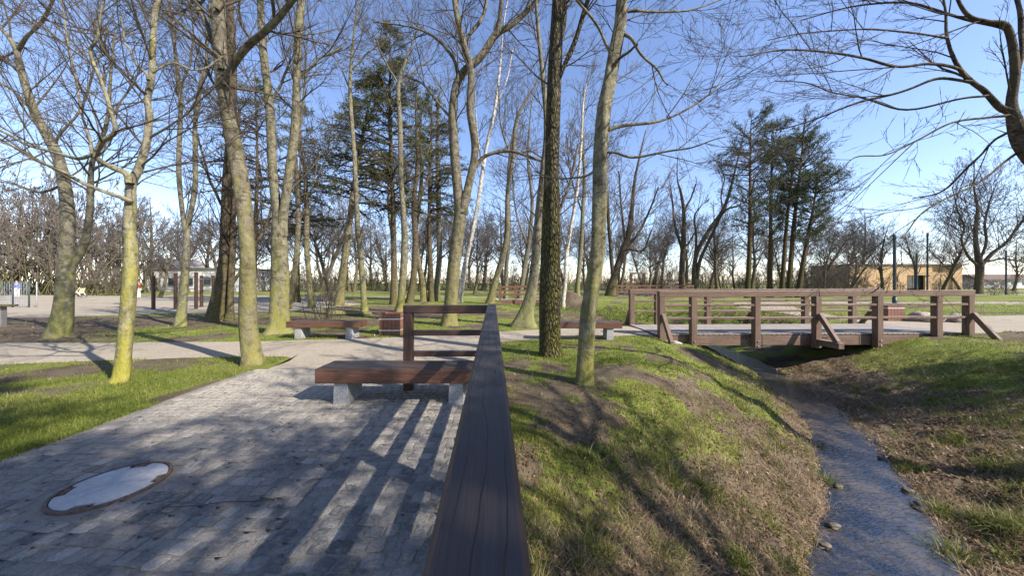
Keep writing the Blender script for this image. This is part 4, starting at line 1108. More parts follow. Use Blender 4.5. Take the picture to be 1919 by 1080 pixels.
kb = bm_obj("kerb", box_bm(0.10, 8.2, 1.15, 0.01), M["concrete"])
kb.location = (rx(1.0) + 0.075, 1.0, -0.535); kb.rotation_euler = (0, 0, 0.06)
tag(kb, "concrete edging kerb of the terrace below the railing", "kerb", None, "structure")

# ------------------------------------------------------------------ benches: timber slab on two granite blocks
def bench(x0, x1, yf, yb, ztop, label, th=0.19, rz=0.0, mat="bench_wood"):
    cx_, cy_ = (x0 + x1) / 2, (yf + yb) / 2
    r_ = root("park_bench", (cx_, cy_, 0.0), label, "bench", "timber benches on granite blocks", rz)
    L, D_ = x1 - x0, yb - yf
    s = bm_obj("seat", box_bm(L, D_, th, 0.008, 2), M[mat], r_); s.location = (0, 0, ztop - th / 2)
    for sx in (-1, 1):
        bm = box_bm(0.20, D_ * 0.86, ztop - th + 0.02, 0.006)
        for v in bm.verts:
            if v.co.z > 0: v.co.x *= 0.86
        lg = bm_obj("leg", bm, M["granite"], r_); lg.location = (sx * (L / 2 - 0.31), 0, (ztop - th - 0.02) / 2 + 0.008)
    for sx in (-0.12, 0.12):
        bk = bm_obj("bracket", box_bm(0.05, D_ * 0.7, 0.02, 0.003), M["bolt_steel"], r_); bk.location = (sx, 0, ztop - th - 0.008)
    return r_
bench(-2.48, -0.40, 4.02, 4.47, 0.462, "nearest brown timber bench on granite blocks, against the railing corner", 0.185)
bench(-6.18, -4.17, 8.75, 9.22, 0.485, "brown timber bench on granite blocks beside the square wooden bin", 0.17, 0.01)
bench(0.85, 2.93, 8.50, 8.95, 0.50, "timber bench on granite blocks behind the two bank trees", 0.17, -0.01)

# ------------------------------------------------------------------ square wooden bins
def bin_(x, y, s, h, label, rz, slats=5):
    r_ = root("litter_bin", (x, y, Hs(x, y)), label, "bin", "square slatted wooden bins", rz)
    for side in range(4):
        ca, sa = math.cos(side * math.pi / 2), math.sin(side * math.pi / 2)
        for q in range(slats):
            u = (q + 0.5) / slats * s - s / 2
            o = bm_obj("slat", box_bm(s / slats - 0.006, 0.025, h, 0.003), M["bin_wood"], r_)
            o.location = (ca * u + sa * (s / 2), sa * u - ca * (s / 2), h / 2 + 0.01)
            o.rotation_euler = (0, 0, side * math.pi / 2)
        for z in (h * 0.22, h * 0.76):
            o = bm_obj("metal_band", box_bm(s + 0.034, 0.006, 0.035, 0.001), M["steel_band"], r_)
            o.location = (sa * (s / 2 + 0.0165), -ca * (s / 2 + 0.0165), z); o.rotation_euler = (0, 0, side * math.pi / 2)
    o = bm_obj("lid", box_bm(s - 0.03, s - 0.03, 0.03, 0.004), M["dark_cloth"], r_); o.location = (0, 0, h - 0.12)
bin_(-3.62, 9.75, 0.58, 0.62, "square slatted wooden bin with two pale bands beside the left bench", 0.0)
bin_(14.85, 12.7, 0.62, 0.66, "square slatted wooden bin beyond the right end of the bridge", 0.0)

# ------------------------------------------------------------------ the near footbridge
BX = [4.15, 5.03, 6.78, 8.46, 10.16, 11.80, 12.68]
YN, YF = 8.90, 11.10
def dz(x): return 0.085 + 0.035 * (x - 4.15) / 8.5
br = root("footbridge", (8.4, 10.0, 0.0), "brown timber footbridge with three-rail sides crossing the stream", "bridge")
O = br.location
def BB(name, p0, p1, w, h, bev=0.008, mat="bridge_wood", roll=None):
    return beam(name, p0, p1, w, h, M[mat], br, bev, roll, O)
# side beams, joined at mid span, and cross beams
for yy in (YN + .17, (YN + YF) / 2, YF - .17):
    for xa, xb in ((4.30, 7.02), (7.03, 9.75), (9.76, 12.5)):
        BB("side_beam" if yy != (YN + YF) / 2 else "bearer", (xa, yy, dz(xa) - .175), (xb, yy, dz(xb) - .175), 0.15, 0.27, 0.006)
x = 4.05; n_pl = 0
while x < 12.75:
    BB("deck_plank", (x + .07, YN + .085, dz(x) + .0), (x + .07, YF - .085, dz(x) + .0), 0.138, 0.045, 0.004, "deck_wood")
    x += 0.1475
for sgn, yy in ((-1, YN), (1, YF)):
    yp = yy
    for q, xx in enumerate(BX):
        end = q in (0, len(BX) - 1)
        zb = dz(xx) - 0.36 if not end else -0.12
        p = BB("post", (xx, yp, zb), (xx, yp, dz(xx) + 1.06), 0.16, 0.16)
        if not end and sgn < 0:
            for zz in (-0.30, -0.17):
                bo = bm_obj("bolt", box_bm(0.035, 0.03, 0.035, 0.006), M["bolt_steel"], br)
                bo.location = Vector((xx, yp - 0.088, dz(xx) + zz)) - O
    BB("top_rail", (BX[0] - .09, yp, dz(BX[0]) + 1.145), (8.455, yp, dz(8.46) + 1.145), 0.17, 0.165)
    BB("top_rail", (8.465, yp, dz(8.46) + 1.145), (BX[-1] + .09, yp, dz(BX[-1]) + 1.145), 0.17, 0.165)
    for zz in (0.83, 0.47):
        for xa, xb in zip(BX[:-1], BX[1:]):
            BB("middle_rail", (xa + .082, yp, dz(xa) + zz), (xb - .082, yp, dz(xb) + zz), 0.135, 0.06, 0.005)
    for xx in (BX[0], BX[3], BX[-1]):
        yo = yp + sgn * 0.58
        BB("brace", (xx, yp + sgn * .085, dz(xx) + 0.58), (xx, yo, dz(xx) - 0.12), 0.12, 0.10, 0.006, roll=(1, 0, 0))
        BB("outrigger", (xx, yp + sgn * 0.09, dz(xx) - 0.19), (xx, yo + sgn * 0.10, dz(xx) - 0.19), 0.15, 0.16, 0.006)
ab = root("bridge_abutment", (4.45, 10.0, -0.2), "pale concrete footing under the left end of the bridge", "footing")
bm_obj("block", box_bm(0.36, 2.62, 0.5, 0.015), M["concrete"], ab).location = (0.0, 0.0, -0.135)
ab = root("bridge_abutment", (12.35, 10.0, -0.2), "pale concrete footing under the right end of the bridge", "footing")
bm_obj("block", box_bm(0.36, 2.62, 0.5, 0.015), M["concrete"], ab).location = (0.0, 0.0, -0.10)

# ------------------------------------------------------------------ distant footbridges
def small_bridge(x0, x1, ya, yb, nposts, label, zdeck=0.05, slope=0.0):
    r_ = root("footbridge", ((x0 + x1) / 2, (ya + yb) / 2, 0), label, "bridge", "distant timber footbridges")
    Ob = r_.location
    for yy in (ya, yb):
        xs = np.linspace(x0, x1, nposts)
        for xx in xs:
            zz = zdeck + slope * (xx - x0)
            beam("post", (xx, yy, -0.5), (xx, yy, zz + 1.1), .14, .14, M["far_wood"], r_, 0, None, Ob)
        for h_, th_ in ((1.13, .15), (.8, .07), (.48, .07)):
            beam("rail", (x0 - .1, yy - .001, zdeck + h_), (x1 + .1, yy - .001, zdeck + slope * (x1 - x0) + h_), .14, th_, M["far_wood"], r_, 0, None, Ob)
        beam("side_beam", (x0, yy + .1, zdeck - .12), (x1, yy + .1, zdeck + slope * (x1 - x0) - .12), .12, .26, M["far_wood"], r_, 0, None, Ob)
    xx = x0
    while xx < x1:
        beam("deck_plank", (xx, ya + .1, zdeck + .02 + slope * (xx - x0)), (xx, yb - .1, zdeck + .02 + slope * (xx - x0)), .22, .04, M["deck_wood"], r_, 0, None, Ob)
        xx += .24
small_bridge(-1.0, 4.2, 26.4, 28.6, 5, "distant reddish timber footbridge behind the gnarled trunk", 0.05, 0.012)
small_bridge(11.2, 19.2, 34.0, 36.4, 6, "distant timber footbridge seen over the left end of the near bridge", 0.08)

# ------------------------------------------------------------------ boulders, stones, stump
def rock(name, loc, s, seed, mat, label, cat, group=None, flat=0.65):
    rr = random.Random(seed)
    bm = bmesh.new(); bmesh.ops.create_icosphere(bm, subdivisions=3, radius=1.0); rough = rr.uniform(.02, .04)
    ph = [(rr.uniform(0, 6), rr.uniform(.8, 2.4), Vector((rr.gauss(0, 1), rr.gauss(0, 1), rr.gauss(0, 1))).normalized()) for _ in range(9)]
    for v in bm.verts:
        d = v.co.normalized(); m = 1.0
        for p_, f_, ax in ph: m += 0.09 * math.sin(f_ * 3.0 * d.dot(ax) + p_)
        v.co = Vector((d.x * s[0], d.y * s[1], d.z * s[2])) * m
    for v in bm.verts: v.co *= 1 + rr.uniform(-rough, rough)
    o = bm_obj(name, bm, M[mat], None, loc, True)
    return tag(o, label, cat, group)
for q, (px, py, sx, sz, lab) in enumerate([(1727, 606, .42, .26, "larger reddish boulder behind the right part of the bridge"), (1795, 607, .34, .20, "low pale boulder by the right end of the bridge"), (1752, 603, .30, .16, "small flat boulder between two larger ones behind the bridge")]):
    x, y = GP(px, py)
    rock("boulder", (x, y, Hs(x, y) + sz * .45), (sx, sx * .8, sz), 300 + q, "boulder", lab, "boulder", "boulders by the path")
RS = random.Random(5)
for q, (px, py, s, lab) in enumerate([(1655, 862, .07, "dark wet stone at the right water edge, farthest up the stream"), (1700, 921, .08, "round dark stone at the right water edge in mid stream bend"), (1725, 952, .10, "largest dark wet stone at the right water edge"),
                                     (1560, 988, .08, "dark stone at the left water edge below the straw slope"), (1540, 1022, .075, "low dark stone at the left water edge nearest the viewer"), (1570, 913, .07, "brown stone at the left water edge under the grass tuft"), (1690, 893, .055, "tiny dark stone between two larger ones at the right water edge")]):
    x, y = GP(px, py, WATER)
    rock("stream_stone", (x, y, WATER + .01), (s * .8, s * .65, s * .36), 320 + q, "wet_stone", lab, "stone", "stones along the stream")
x, y = GP(1045, 573, .1)
st = root("tree_stump", (x, y, Hs(x, y)), "dark hollow stump by the soil heap beyond the bank", "stump")
bm_obj("wood", disc_bm(lambda t: .38 + .05 * math.sin(5 * t) + .03 * math.sin(9 * t), -0.1, .62, 40), M["dark_bark"], st)
bm_obj("cut_face", disc_bm(lambda t: .34 + .05 * math.sin(5 * t) + .03 * math.sin(9 * t), .60, .624, 40), M["far_wood"], st)
x, y = GP(655, 592.5)
lg = root("log", (x, y, Hs(x, y) ), "fallen log lying on the ground under the wood", "log")
P, Rr = grow(np.array([[-.9, 0, .12]]), np.array([[1., .1, 0]]), np.array([1.9]), np.array([.12]), 10, .04, 0, np.random.RandomState(3), .8)
V, Q = stem_tube(P[0], Rr[0], 10, 4, 0, .08); link("trunk", meshdata("trunk", V, Q, True), M["grey_bark"], lg)
rngt = np.random.RandomState(31)
P, Rr = grow(np.array([[-1.66, 2.24, .034]]), nrm(np.array([[-1., -.17, 0]])), np.array([.72]), np.array([.005]), 12, .10, 0, rngt, .5); P[..., 2] = .034
V, Q = tubes(P, Rr, 5)
tag(link("fallen_twig", meshdata("fallen_twig", V, Q, True), M["twig_dark"]), "thin dark twig lying on the cobbles right of the manhole", "twig")

# ------------------------------------------------------------------ playground
def cyl_between(name, p0, p1, r, mat, par, n=10):
    p0 = np.array(p0, float); p1 = np.array(p1, float)
    P = np.stack([p0, (p0 + p1) / 2, p1])
    V, Q = stem_tube(P, np.full(3, r), n, 1, 0, 0)
    bm = bmesh.new()
    vs_ = [bm.verts.new(tuple(v)) for v in V]
    for f in Q: bm.faces.new([vs_[i] for i in f])
    bm.faces.new(vs_[:n][::-1]); bm.faces.new(vs_[-n:])
    return bm_obj(name, bm, M[mat], par, None, True)
x0, y0 = GP(328, 580)
cf = root("climbing_frame", (x0, y0, 0), "dark timber climbing frame with posts and ladder in the playground", "playground frame")
xa, xb = (288 - CX) / F * y0 - x0, (368 - CX) / F * y0 - x0
xm = (xa + xb) / 2
for xx, yy, h_ in ((xa, 0, 1.95), (xm + .05, 0, 2.1), (xb, 0, 2.15), (xm, 1.6, 2.0), (xb - .5, 1.6, 2.0)):
    beam("post", (xx, yy, -.1), (xx, yy, h_), .13, .13, M["rail_wood"], cf, .01)
for (p, q) in (((xa, 0, 1.15), (xm, 0, 1.15)), ((xm, 0, 1.9), (xb, 0, 1.9)), ((xm, 0, 1.2), (xb, 0, 1.2)), ((xm, 1.6, 1.9), (xb - .5, 1.6, 1.9)), ((xb, 0, 1.75), (xb - .5, 1.6, 1.75))):
    cyl_between("bar", p, q, .03, "bolt_steel", cf)
for zz in (.35, .7, 1.05, 1.4):
    cyl_between("rung", (xb - .45, 1.6, zz), (xm, 1.6, zz), .025, "bolt_steel", cf)
# net fence at the left edge
xf, yf = GP(55, 577)
nf = root("net_fence", (xf, yf, 0), "pale wire net fence panel with green posts at the left picture edge", "fence")
for xx in (0, -1.0, -2.2):
    cyl_between("post", (xx, 0, -.1), (xx, 0, 1.65), .035, "lamp_paint", nf)
cyl_between("post", (.32, 0.1, -.1), (.32, 0.1, 1.6), .025, "net_wire", nf)
wires = []
for q in range(12): wires.append(((-2.2, 0.02, .1 + q * .135), (0, 0.02, .1 + q * .135)))
for q in range(15): wires.append(((-2.15 + q * .15, .02, .08), (-2.15 + q * .15, .02, 1.6)))
P = np.array([[w[0], w[1]] for w in wires], float)
V, Q = tubes(P, np.full((len(P), 2), .009), 4)
link("wire_net", meshdata("wire_net", V, Q), M["net_wire"], nf)
xs_, ys_ = GP(4, 612)
ts = root("table_post", (xs_, ys_, 0), "post with a flat dark top at the left picture edge", "table")
beam("post", (0, 0, -.1), (0, 0, .70), .15, .15, M["bolt_steel"], ts, .01)
beam("table_top", (-.5, 0, .735), (.22, 0, .735), .5, .06, M["dark_bark"], ts, .01)
# pushchair
xp, yp = GP(150, 557)
pc = root("pushchair", (xp, yp, 0.03), "small yellow and white pushchair on the playground sand", "pushchair")
for sy in (-.22, .22):
    cyl_between("frame_tube", (-.45, sy, .12), (.32, sy, 1.02), .03, "yellow_paint", pc)
    cyl_between("frame_tube", (.4, sy, .12), (-.1, sy, .62), .03, "white_cloth", pc)
    for xx in (-.45, .42):
        w_ = bm_obj("wheel", ring_bm(.06, .11, -.02, .02, 20), M["dark_cloth"], pc); w_.rotation_euler = (math.pi / 2, 0, 0); w_.location = (xx, sy, .11)
s_ = bm_obj("seat", box_bm(.5, .4, .12, .04), M["white_cloth"], pc); s_.location = (.05, 0, .42)
s_ = bm_obj("backrest", box_bm(.1, .4, .5, .03), M["yellow_paint"], pc); s_.location = (.24, 0, .66); s_.rotation_euler = (0, .35, 0)
cyl_between("handle", (.32, -.22, 1.02), (.32, .22, 1.02), .03, "dark_cloth", pc)

# ------------------------------------------------------------------ people (tiny in the distance)
def skin_mesh(name, verts, edges, radii, mat, par, rootv=0):
    me = bpy.data.meshes.new(name); me.from_pydata([tuple(v) for v in verts], edges, []); me.update()
    o = bpy.data.objects.new(name, me); COL.objects.link(o); o.parent = par
    o.modifiers.new("skin", 'SKIN')
    for i, sv in enumerate(me.skin_vertices[0].data):
        r = radii[i]; sv.radius = r if isinstance(r, tuple) else (r, r); sv.use_root = (i == rootv)
    sb = o.modifiers.new("smooth", 'SUBSURF'); sb.levels = 1; sb.render_levels = 2
    for p in me.polygons: p.use_smooth = True
    me.materials.append(M[mat]); 
    return o
def person(x, y, z, rz, label, top, bottom, seated=False, arms=0.25):
    r_ = root("person", (x, y, z), label, "person", None, rz)
    hip = .92 if not seated else .48
    kn = (lambda s: (s * .11, 0.02, .50)) if not seated else (lambda s: (s * .13, -.42, .48))
    an = (lambda s: (s * .12, .05, .08)) if not seated else (lambda s: (s * .13, -.42, .08))
    toe = (lambda s: (s * .13, an(s)[1] - .16, .045))
    zs = hip - .92
    sh = 1.42 + zs
    Vb = [(0, 0, hip), (0, .01, hip + .25), (0, 0, sh - .04), (0, -.01, sh + .08), (0, -.03, sh + .20), (0, -.025, sh + .30)]
    Rb = [(.15, .10), (.13, .09), (.15, .09), .05, (.075, .09), (.06, .075)]
    E = [(0, 1), (1, 2), (2, 3), (3, 4), (4, 5)]
    for s in (-1, 1):
        b0 = len(Vb)
        Vb += [(s * .19, 0, sh - .03), (s * .24, .01 - arms * .2, sh - .30), (s * .22, -.05 - arms * .5, sh - .52), (s * .21, -.08 - arms * .6, sh - .60)]
        Rb += [.055, .042, .033, .035]; E += [(2, b0), (b0, b0 + 1), (b0 + 1, b0 + 2), (b0 + 2, b0 + 3)]
        b1 = len(Vb)
        Vb += [(s * .10, 0, hip - .06), kn(s), an(s), toe(s)]
        Rb += [.085, .06, .042, .04]; E += [(0, b1), (b1, b1 + 1), (b1 + 1, b1 + 2), (b1 + 2, b1 + 3)]
    skin_mesh("body", Vb, E, Rb, "skin", r_)
    f = 1.22
    Vt = [Vb[0], Vb[1], Vb[2], (0, 0, sh + .03)]; Et = [(0, 1), (1, 2), (2, 3)]; Rt = [(.17, .125), (.16, .115), (.175, .115), .07]
    for b0 in (6, 14):
        o_ = len(Vt); Vt += Vb[b0:b0 + 3]; Rt += [.075, .06, .048]; Et += [(2, o_), (o_, o_ + 1), (o_ + 1, o_ + 2)]
    skin_mesh("jacket", Vt, Et, Rt, top, r_)
    Vl = [Vb[0]]; Rl = [(.165, .12)]; El = []
    for b1 in (10, 18):
        o_ = len(Vl); Vl += Vb[b1:b1 + 3]; Rl += [.105, .078, .06]; El += [(0, o_), (o_, o_ + 1), (o_ + 1, o_ + 2)]
    skin_mesh("trousers", Vl, El, Rl, bottom, r_)
    skin_mesh("hair", [(0, .02, sh + .21), (0, 0, sh + .31), (0, -.03, sh + .345)], [(0, 1), (1, 2)], [(.08, .085), (.085, .095), (.05, .06)], "hair", r_)
    return r_
x, y = GP(32, 558); person(x, y, 0.03, .3, "person in blue jacket and pale trousers by the net fence", "blue_cloth", "white_cloth")
x, y = GP(259.5, 560.5); person(x, y, 0.03, -1.2, "person in red jacket half hidden behind the yellow-green trunk", "red_cloth", "white_cloth")
xpp = (1648 - CX) / F * 42
sbn = root("park_bench", (xpp, 42.0, Hs(xpp, 42)), "far bench under the person in purple before the pavilion", "bench")
beam("seat", (-.9, 0, .42), (.9, 0, .42), .42, .07, M["far_wood"], sbn, .01)
for s in (-.7, .7): beam("leg", (s, 0, -.05), (s, 0, .384), .3, .1, M["granite"], sbn, .01)
person(xpp - .1, 42.0, Hs(xpp, 42), .6, "person in purple jacket seated in front of the wooden pavilion", "purple_cloth", "dark_cloth", True)

# ------------------------------------------------------------------ buildings in the background
def wall_box(name, x0, x1, y0, y1, z0, z1, mat, par, bev=0):
    o = bm_obj(name, box_bm(x1 - x0, y1 - y0, z1 - z0, bev), M[mat], par); o.location = ((x0 + x1) / 2, (y0 + y1) / 2, (z0 + z1) / 2); return o
Yp = 62.0
px2x = lambda px: (px - CX) / F * Yp
pv = root("pavilion", (px2x(1700), Yp, 0), "flat-roofed pavilion clad in light yellow wood with a dark window", "building")
def lx(px): return px2x(px) - px2x(1700)
ztop = 1.55 + 34 / F * Yp
wall_box("wall", lx(1592), lx(1700), 0, 8, 0, ztop - .1, "cladding_wood", pv)
wall_box("wall", lx(1748), lx(1812), 0.6, 8, 0, ztop - .1, "cladding_wood", pv)
wall_box("lintel", lx(1700), lx(1748), 0.02, 8, 3.0, ztop - .1, "cladding_wood", pv)
wall_box("roof", lx(1590), lx(1814), -.3, 8.3, ztop - .1, ztop + .12, "roof_grey", pv)
for q in range(14):
    xa = lx(1592) + q * (lx(1700) - lx(1592)) / 14
    wall_box("cladding_panel", xa + .01, xa + (lx(1700) - lx(1592)) / 14 - .01, -.05, 0.0, 0.1, ztop - .12, "cladding_wood", pv)
for q in range(5):
    xa = lx(1703) + q * 1.0
    w = wall_box("window", xa, xa + .96, 1.0, 1.06, 0.4, 2.95, "glass_dark", pv)
    fr_ = bm_obj("frame", box_bm(.06, .1, 2.6, 0), M["lamp_paint"], w); fr_.location = (-.48, -.02, 0)
wall_box("wall_panel", lx(1738), lx(1748), .3, .6, 0, 3.0, "cladding_wood", pv)
Yb = 88.0
rb = root("low_building", ((1900 - CX) / F * Yb, Yb, 0), "long low brown-roofed building at the far right", "building")
w0 = (1845 - 1900) / F * Yb; w1 = (1960 - 1900) / F * Yb
wall_box("wall", w0, w1, 0, 9, 0, 2.3, "white_plaster", rb)
o = bm_obj("roof", box_bm(w1 - w0 + 1, 10, 1.6, 0), M["roof_brown"], rb); o.location = ((w0 + w1) / 2, 4.5, 3.1)
for v in o.data.vertices:
    if v.co.z > 0: v.co.y *= .25
for q in range(5): wall_box("window", w0 + 1.5 + q * 3, w0 + 2.7 + q * 3, -.06, -.01, .9, 1.9, "glass_dark", rb)
Yw = 56.0
wb = root("white_building", ((360 - CX) / F * Yw, Yw, 0), "long low white building behind the playground", "building")
w0 = (268 - 360) / F * Yw; w1 = (452 - 360) / F * Yw
wall_box("wall", w0, w1, 0, 8, 0, 3.9, "white_plaster", wb)
wall_box("roof", w0 - .2, w1 + .2, -.25, 8.25, 3.9, 4.15, "roof_grey", wb)
for q in range(5): 
    w_ = wall_box("window", w0 + 1.4 + q * 3.1, w0 + 2.6 + q * 3.1, -.05, -.008, 1.1, 2.4, "glass_dark", wb)
    s_ = bm_obj("sill", box_bm(1.4, .12, .06, 0), M["concrete"], w_); s_.location = (0, -.05, -.69)
g_ = root("gabled_building", ((302 - CX) / F * 70, 70, 0), "white gabled house behind the long white building", "building")
wall_box("wall", -4, 4, 0, 8, 0, 4.6, "white_plaster", g_)
bm = bmesh.new()
pts = [(-4.4, -.4, 4.6), (4.4, -.4, 4.6), (0, -.4, 7.0), (-4.4, 8.4, 4.6), (4.4, 8.4, 4.6), (0, 8.4, 7.0)]
vv = [bm.verts.new(p) for p in pts]
for f in ((0, 1, 2), (3, 5, 4), (0, 2, 5, 3), (1, 4, 5, 2), (0, 3, 4, 1)): bm.faces.new([vv[i] for i in f])
bm_obj("roof", bm, M["roof_grey"], g_)
for xx in (-2.2, 1.0): wall_box("window", xx, xx + 1.2, -.05, -.01, 1.2, 2.8, "glass_dark", g_)

# square gate frame on the promenade
xg, yg = (1195 - CX) / F * 58, 58.0
gf = root("gate_frame", (xg, yg, 0), "square frame of two posts and a beam on the far promenade", "gate")
for s in (-1.15, 1.15): beam("post", (s, 0, -.1), (s, 0, 3.1), .42, .42, M["far_wood"], gf, .01)
beam("beam", (-1.36, 0, 3.25), (1.36, 0, 3.25), .3, .28, M["roof_grey"], gf, .01)

# lamp posts
def lamp(px, Y, ytop, label, r=.07):
    x = (px - CX) / F * Y; h_ = HC + (HY - ytop) / F * Y
    l_ = root("lamp_post", (x, Y, Hs(x, Y)), label, "lamp post", "slim dark lamp posts")
    P = np.array([[0, 0, -.2], [0, 0, h_ * .3], [0, 0, h_ * .6], [0, 0, h_ * .93]])
    V, Q = stem_tube(P, np.array([r * 1.1, r, r, r * .9]), 10, 1, 0, 0)
    link("post", meshdata("post", V, Q, True), M["lamp_paint"], l_)
    cyl_between("lamp_head", (0, 0, h_ * .93), (0, 0, h_), r * 1.05, "lamp_paint", l_)
    cyl_between("base_sleeve", (0, 0, -.1), (0, 0, .5), r * 1.35, "lamp_paint", l_)
lamp(1677, 21.5, 441, "thick dark lamp post standing on the lawn just beyond the bridge", .085)
lamp(1718, 44, 476, "shorter dark lamp post before the pavilion window", .11)
lamp(1738.5, 46, 437, "tall thin dark lamp post right of the pavilion window", .10)
lamp(1886, 40, 470, "thin dark lamp post right of the oak-like tree", .08)
lamp(1314, 46, 505, "pale short post beyond the left part of the bridge", .05)
# ------------------------------------------------------------------ grass, straw, litter
def blades(name, X, Y, Z, L, Wd, lean, tint, rng, mat, label, parent=None, droop=0.35, normal=None):
    n = len(X)
    az = rng.uniform(0, 6.283, n)
    dx, dy = np.cos(az), np.sin(az)
    ln = np.clip(rng.normal(lean, 0.3, n), 0.02, 1.7)
    fa = rng.uniform(0, 6.283, n)
    sx, sy = -np.sin(fa) * Wd / 2, np.cos(fa) * Wd / 2
    def pt(t, w):
        a_ = ln * (0.5 + droop * 2 * t)
        r = np.sin(a_) * L * t; h = np.cos(a_) * L * t
        return np.stack([X + dx * r + sx * w, Y + dy * r + sy * w, Z + h], 1)
    V = np.stack([pt(0, -1), pt(0, 1), pt(0.55, .8), pt(0.55, -.8), pt(1.0, 0)], 1)
    b = np.arange(n)[:, None] * 5
    T = np.concatenate([b + [0, 1, 2], b + [0, 2, 3], b + [3, 2, 4]], 1).reshape(-1, 3)
    me = meshdata(name, V.reshape(-1, 3), T, False, {"tint": np.repeat(tint, 5)})
    o = link(name, me, M[mat], parent)
    if label: tag(o, label, None, None, "stuff")
    return o

rng = np.random.RandomState(42)
lo = np.array(PATHS["sand_path"][0]); hi = np.array(PATHS["sand_path"][1])
lo_c = catmull(lo, 12); hi_c = catmull(hi, 12)
path_poly = [tuple(p) for p in lo_c] + [tuple(p) for p in hi_c[::-1]]
lo2 = catmull(PATHS["path"][0], 12); hi2 = catmull(PATHS["path"][1], 12)
path2_poly = [tuple(p) for p in lo2] + [tuple(p) for p in hi2[::-1]]
def on_hard(x, y):
    m = poly_in(x, y, path_poly) | poly_in(x, y, path2_poly) | poly_in(x, y, PLAY)
    ax = x - rail_x(y)
    m |= (ax > -4.2) & (ax < 0.02) & (y < 5.6)
    m |= (y > 5.0) & (y < 7) & (ax > -4.2) & (ax < -0.3)
    m |= (x > 3.9) & (x < 12.8) & (y > 8.95) & (y < 11.05)
    return m
def scatter(n, y0, y1, pxlo=-60, pxhi=1980, power=1.0):
    """points spread evenly over the picture rather than over the ground"""
    u = rng.uniform(0, 1, n)
    iy = 1 / y1 + (1 / y0 - 1 / y1) * u
    y = 1 / iy if power >= 1 else y0 * (y1 / y0) ** u
    px = rng.uniform(pxlo, pxhi, n)
    return (px - CX) / F * y, y
# near grass: three depth bands
allX, allY, allL, allW = [], [], [], []
for n, y0, y1, ls, ws in ((200000, 1.6, 3.4, 1.15, 1.1), (230000, 3.0, 6.5, 1.1, 1.3), (120000, 6, 12, 1.2, 2.0), (60000, 11, 26, 1.5, 4.0)):
    x, y = scatter(n, y0, y1, power=0.5)
    g = cover(x, y)
    keep = (rng.rand(n) < g ** 1.3) & ~on_hard(x, y)
    x, y = x[keep], y[keep]
    allX.append(x); allY.append(y)
    cl = fbm(x * 3.1, y * 3.1)
    allL.append((0.018 + 0.055 * rng.rand(len(x)) ** 1.6 * (0.5 + cl)) * ls * 1.1)
    allW.append(rng.uniform(.0022, .0048, len(x)) * ws)
X = np.concatenate(allX); Y = np.concatenate(allY); L = np.concatenate(allL); Wd = np.concatenate(allW)
Z = H(X, Y) - 0.004
tone = np.clip(0.08 + 0.80 * fbm(X * 0.8 + 5, Y * 0.8, 4) * rng.uniform(.5, 1.3, len(X)) - 0.02 + 0.3 * (rng.rand(len(X)) < .14), 0, 1)
blades("grass", X, Y, Z, L, Wd, 0.45, tone, rng, "grass_blades", "short spring grass on the lawns and banks")
print("grass blades", len(X))

def bank_points(n, y0, y1, f):
    x, y = scatter(n, y0, y1, 900, 2050, power=0.5)
    d, s, w = stream_dist(x, y); e = d - w / 2
    keep = (x > rail_x(y) + 0.15) & (y < 9.5) & f(e, s, x, y)
    return x[keep], y[keep]
# dry straw on the lower slopes
x, y = bank_points(110000, 1.5, 9, lambda e, s, x, y: (e > -0.02) & (rng.rand(len(e)) < np.where(s > 0, np.clip(1.4 - e * .78, .03, .9), np.clip(1.25 - e * .33, .0, .75))) & (fbm(x * 2.0, y * 2.0) > .36))
z = H(x, y) - .004
blades("dry_straw", x, y, z, rng.uniform(.06, .24, len(x)), rng.uniform(.002, .0045, len(x)), 1.1, rng.beta(2, 2, len(x)), rng, "dry_straw", "dead straw and dry grass lying on the stream banks", droop=.3)
# loose clumps of green and straw all over the lower banks
cx_, cy_ = bank_points(640, 1.6, 8.5, lambda e, s, x, y: (e > 0.0) & (e < np.where(s > 0, 1.5, 2.6)))
nb_ = 46
rr_ = .09 * np.sqrt(rng.rand(len(cx_), nb_)) * rng.uniform(.5, 1.4, (len(cx_), 1)); aa_ = rng.uniform(0, 6.28, (len(cx_), nb_))
x = (cx_[:, None] + rr_ * np.cos(aa_)).ravel(); y = (cy_[:, None] + rr_ * np.sin(aa_)).ravel()
cl_ = np.repeat(rng.beta(1.6, 1.6, len(cx_)), nb_)
blades("bank_grass", x, y, H(x, y) - .005, rng.uniform(.04, .17, len(x)) * np.repeat(rng.uniform(.5, 1.2, len(cx_)), nb_), rng.uniform(.0025, .006, len(x)) * (1 + y * .07), .7, np.clip(.15 + .8 * cl_ * rng.uniform(.5, 1.3, len(x)), 0, 1), rng, "grass_blades", "loose grassy clumps over the lower stream banks", droop=.45)
# leaf litter
x, y = bank_points(60000, 1.5, 10, lambda e, s, x, y: (e > -0.03) & (rng.rand(len(e)) < np.where(s > 0, np.clip(1.0 - e * .6, .02, .7), np.clip(1.15 - e * .33, .02, .9))))
xb, yb = scatter(26000, 4.5, 26, power=.5)
kb_ = ((rng.rand(len(xb)) < .10) & ~on_hard(xb, yb)) | ((rng.rand(len(xb)) < .5) & (cover(xb, yb) < .35) & ~on_hard(xb, yb) & (yb > 9))
xb, yb = xb[kb_], yb[kb_]
xt, yt = scatter(150, 1.8, 9.5, 20, 1000, power=.5); kt_ = on_hard(xt, yt) & (np.hypot(xt - MH[0], yt - MH[1]) > .3)
xt, yt = xt[kt_], yt[kt_]
nt_ = len(xt)
x = np.concatenate([x, xb, xt]); y = np.concatenate([y, yb, yt]); n = len(x)
z = H(x, y) + rng.uniform(.002, .03, n)
z[-nt_:] = .026 + rng.uniform(0, .006, nt_)
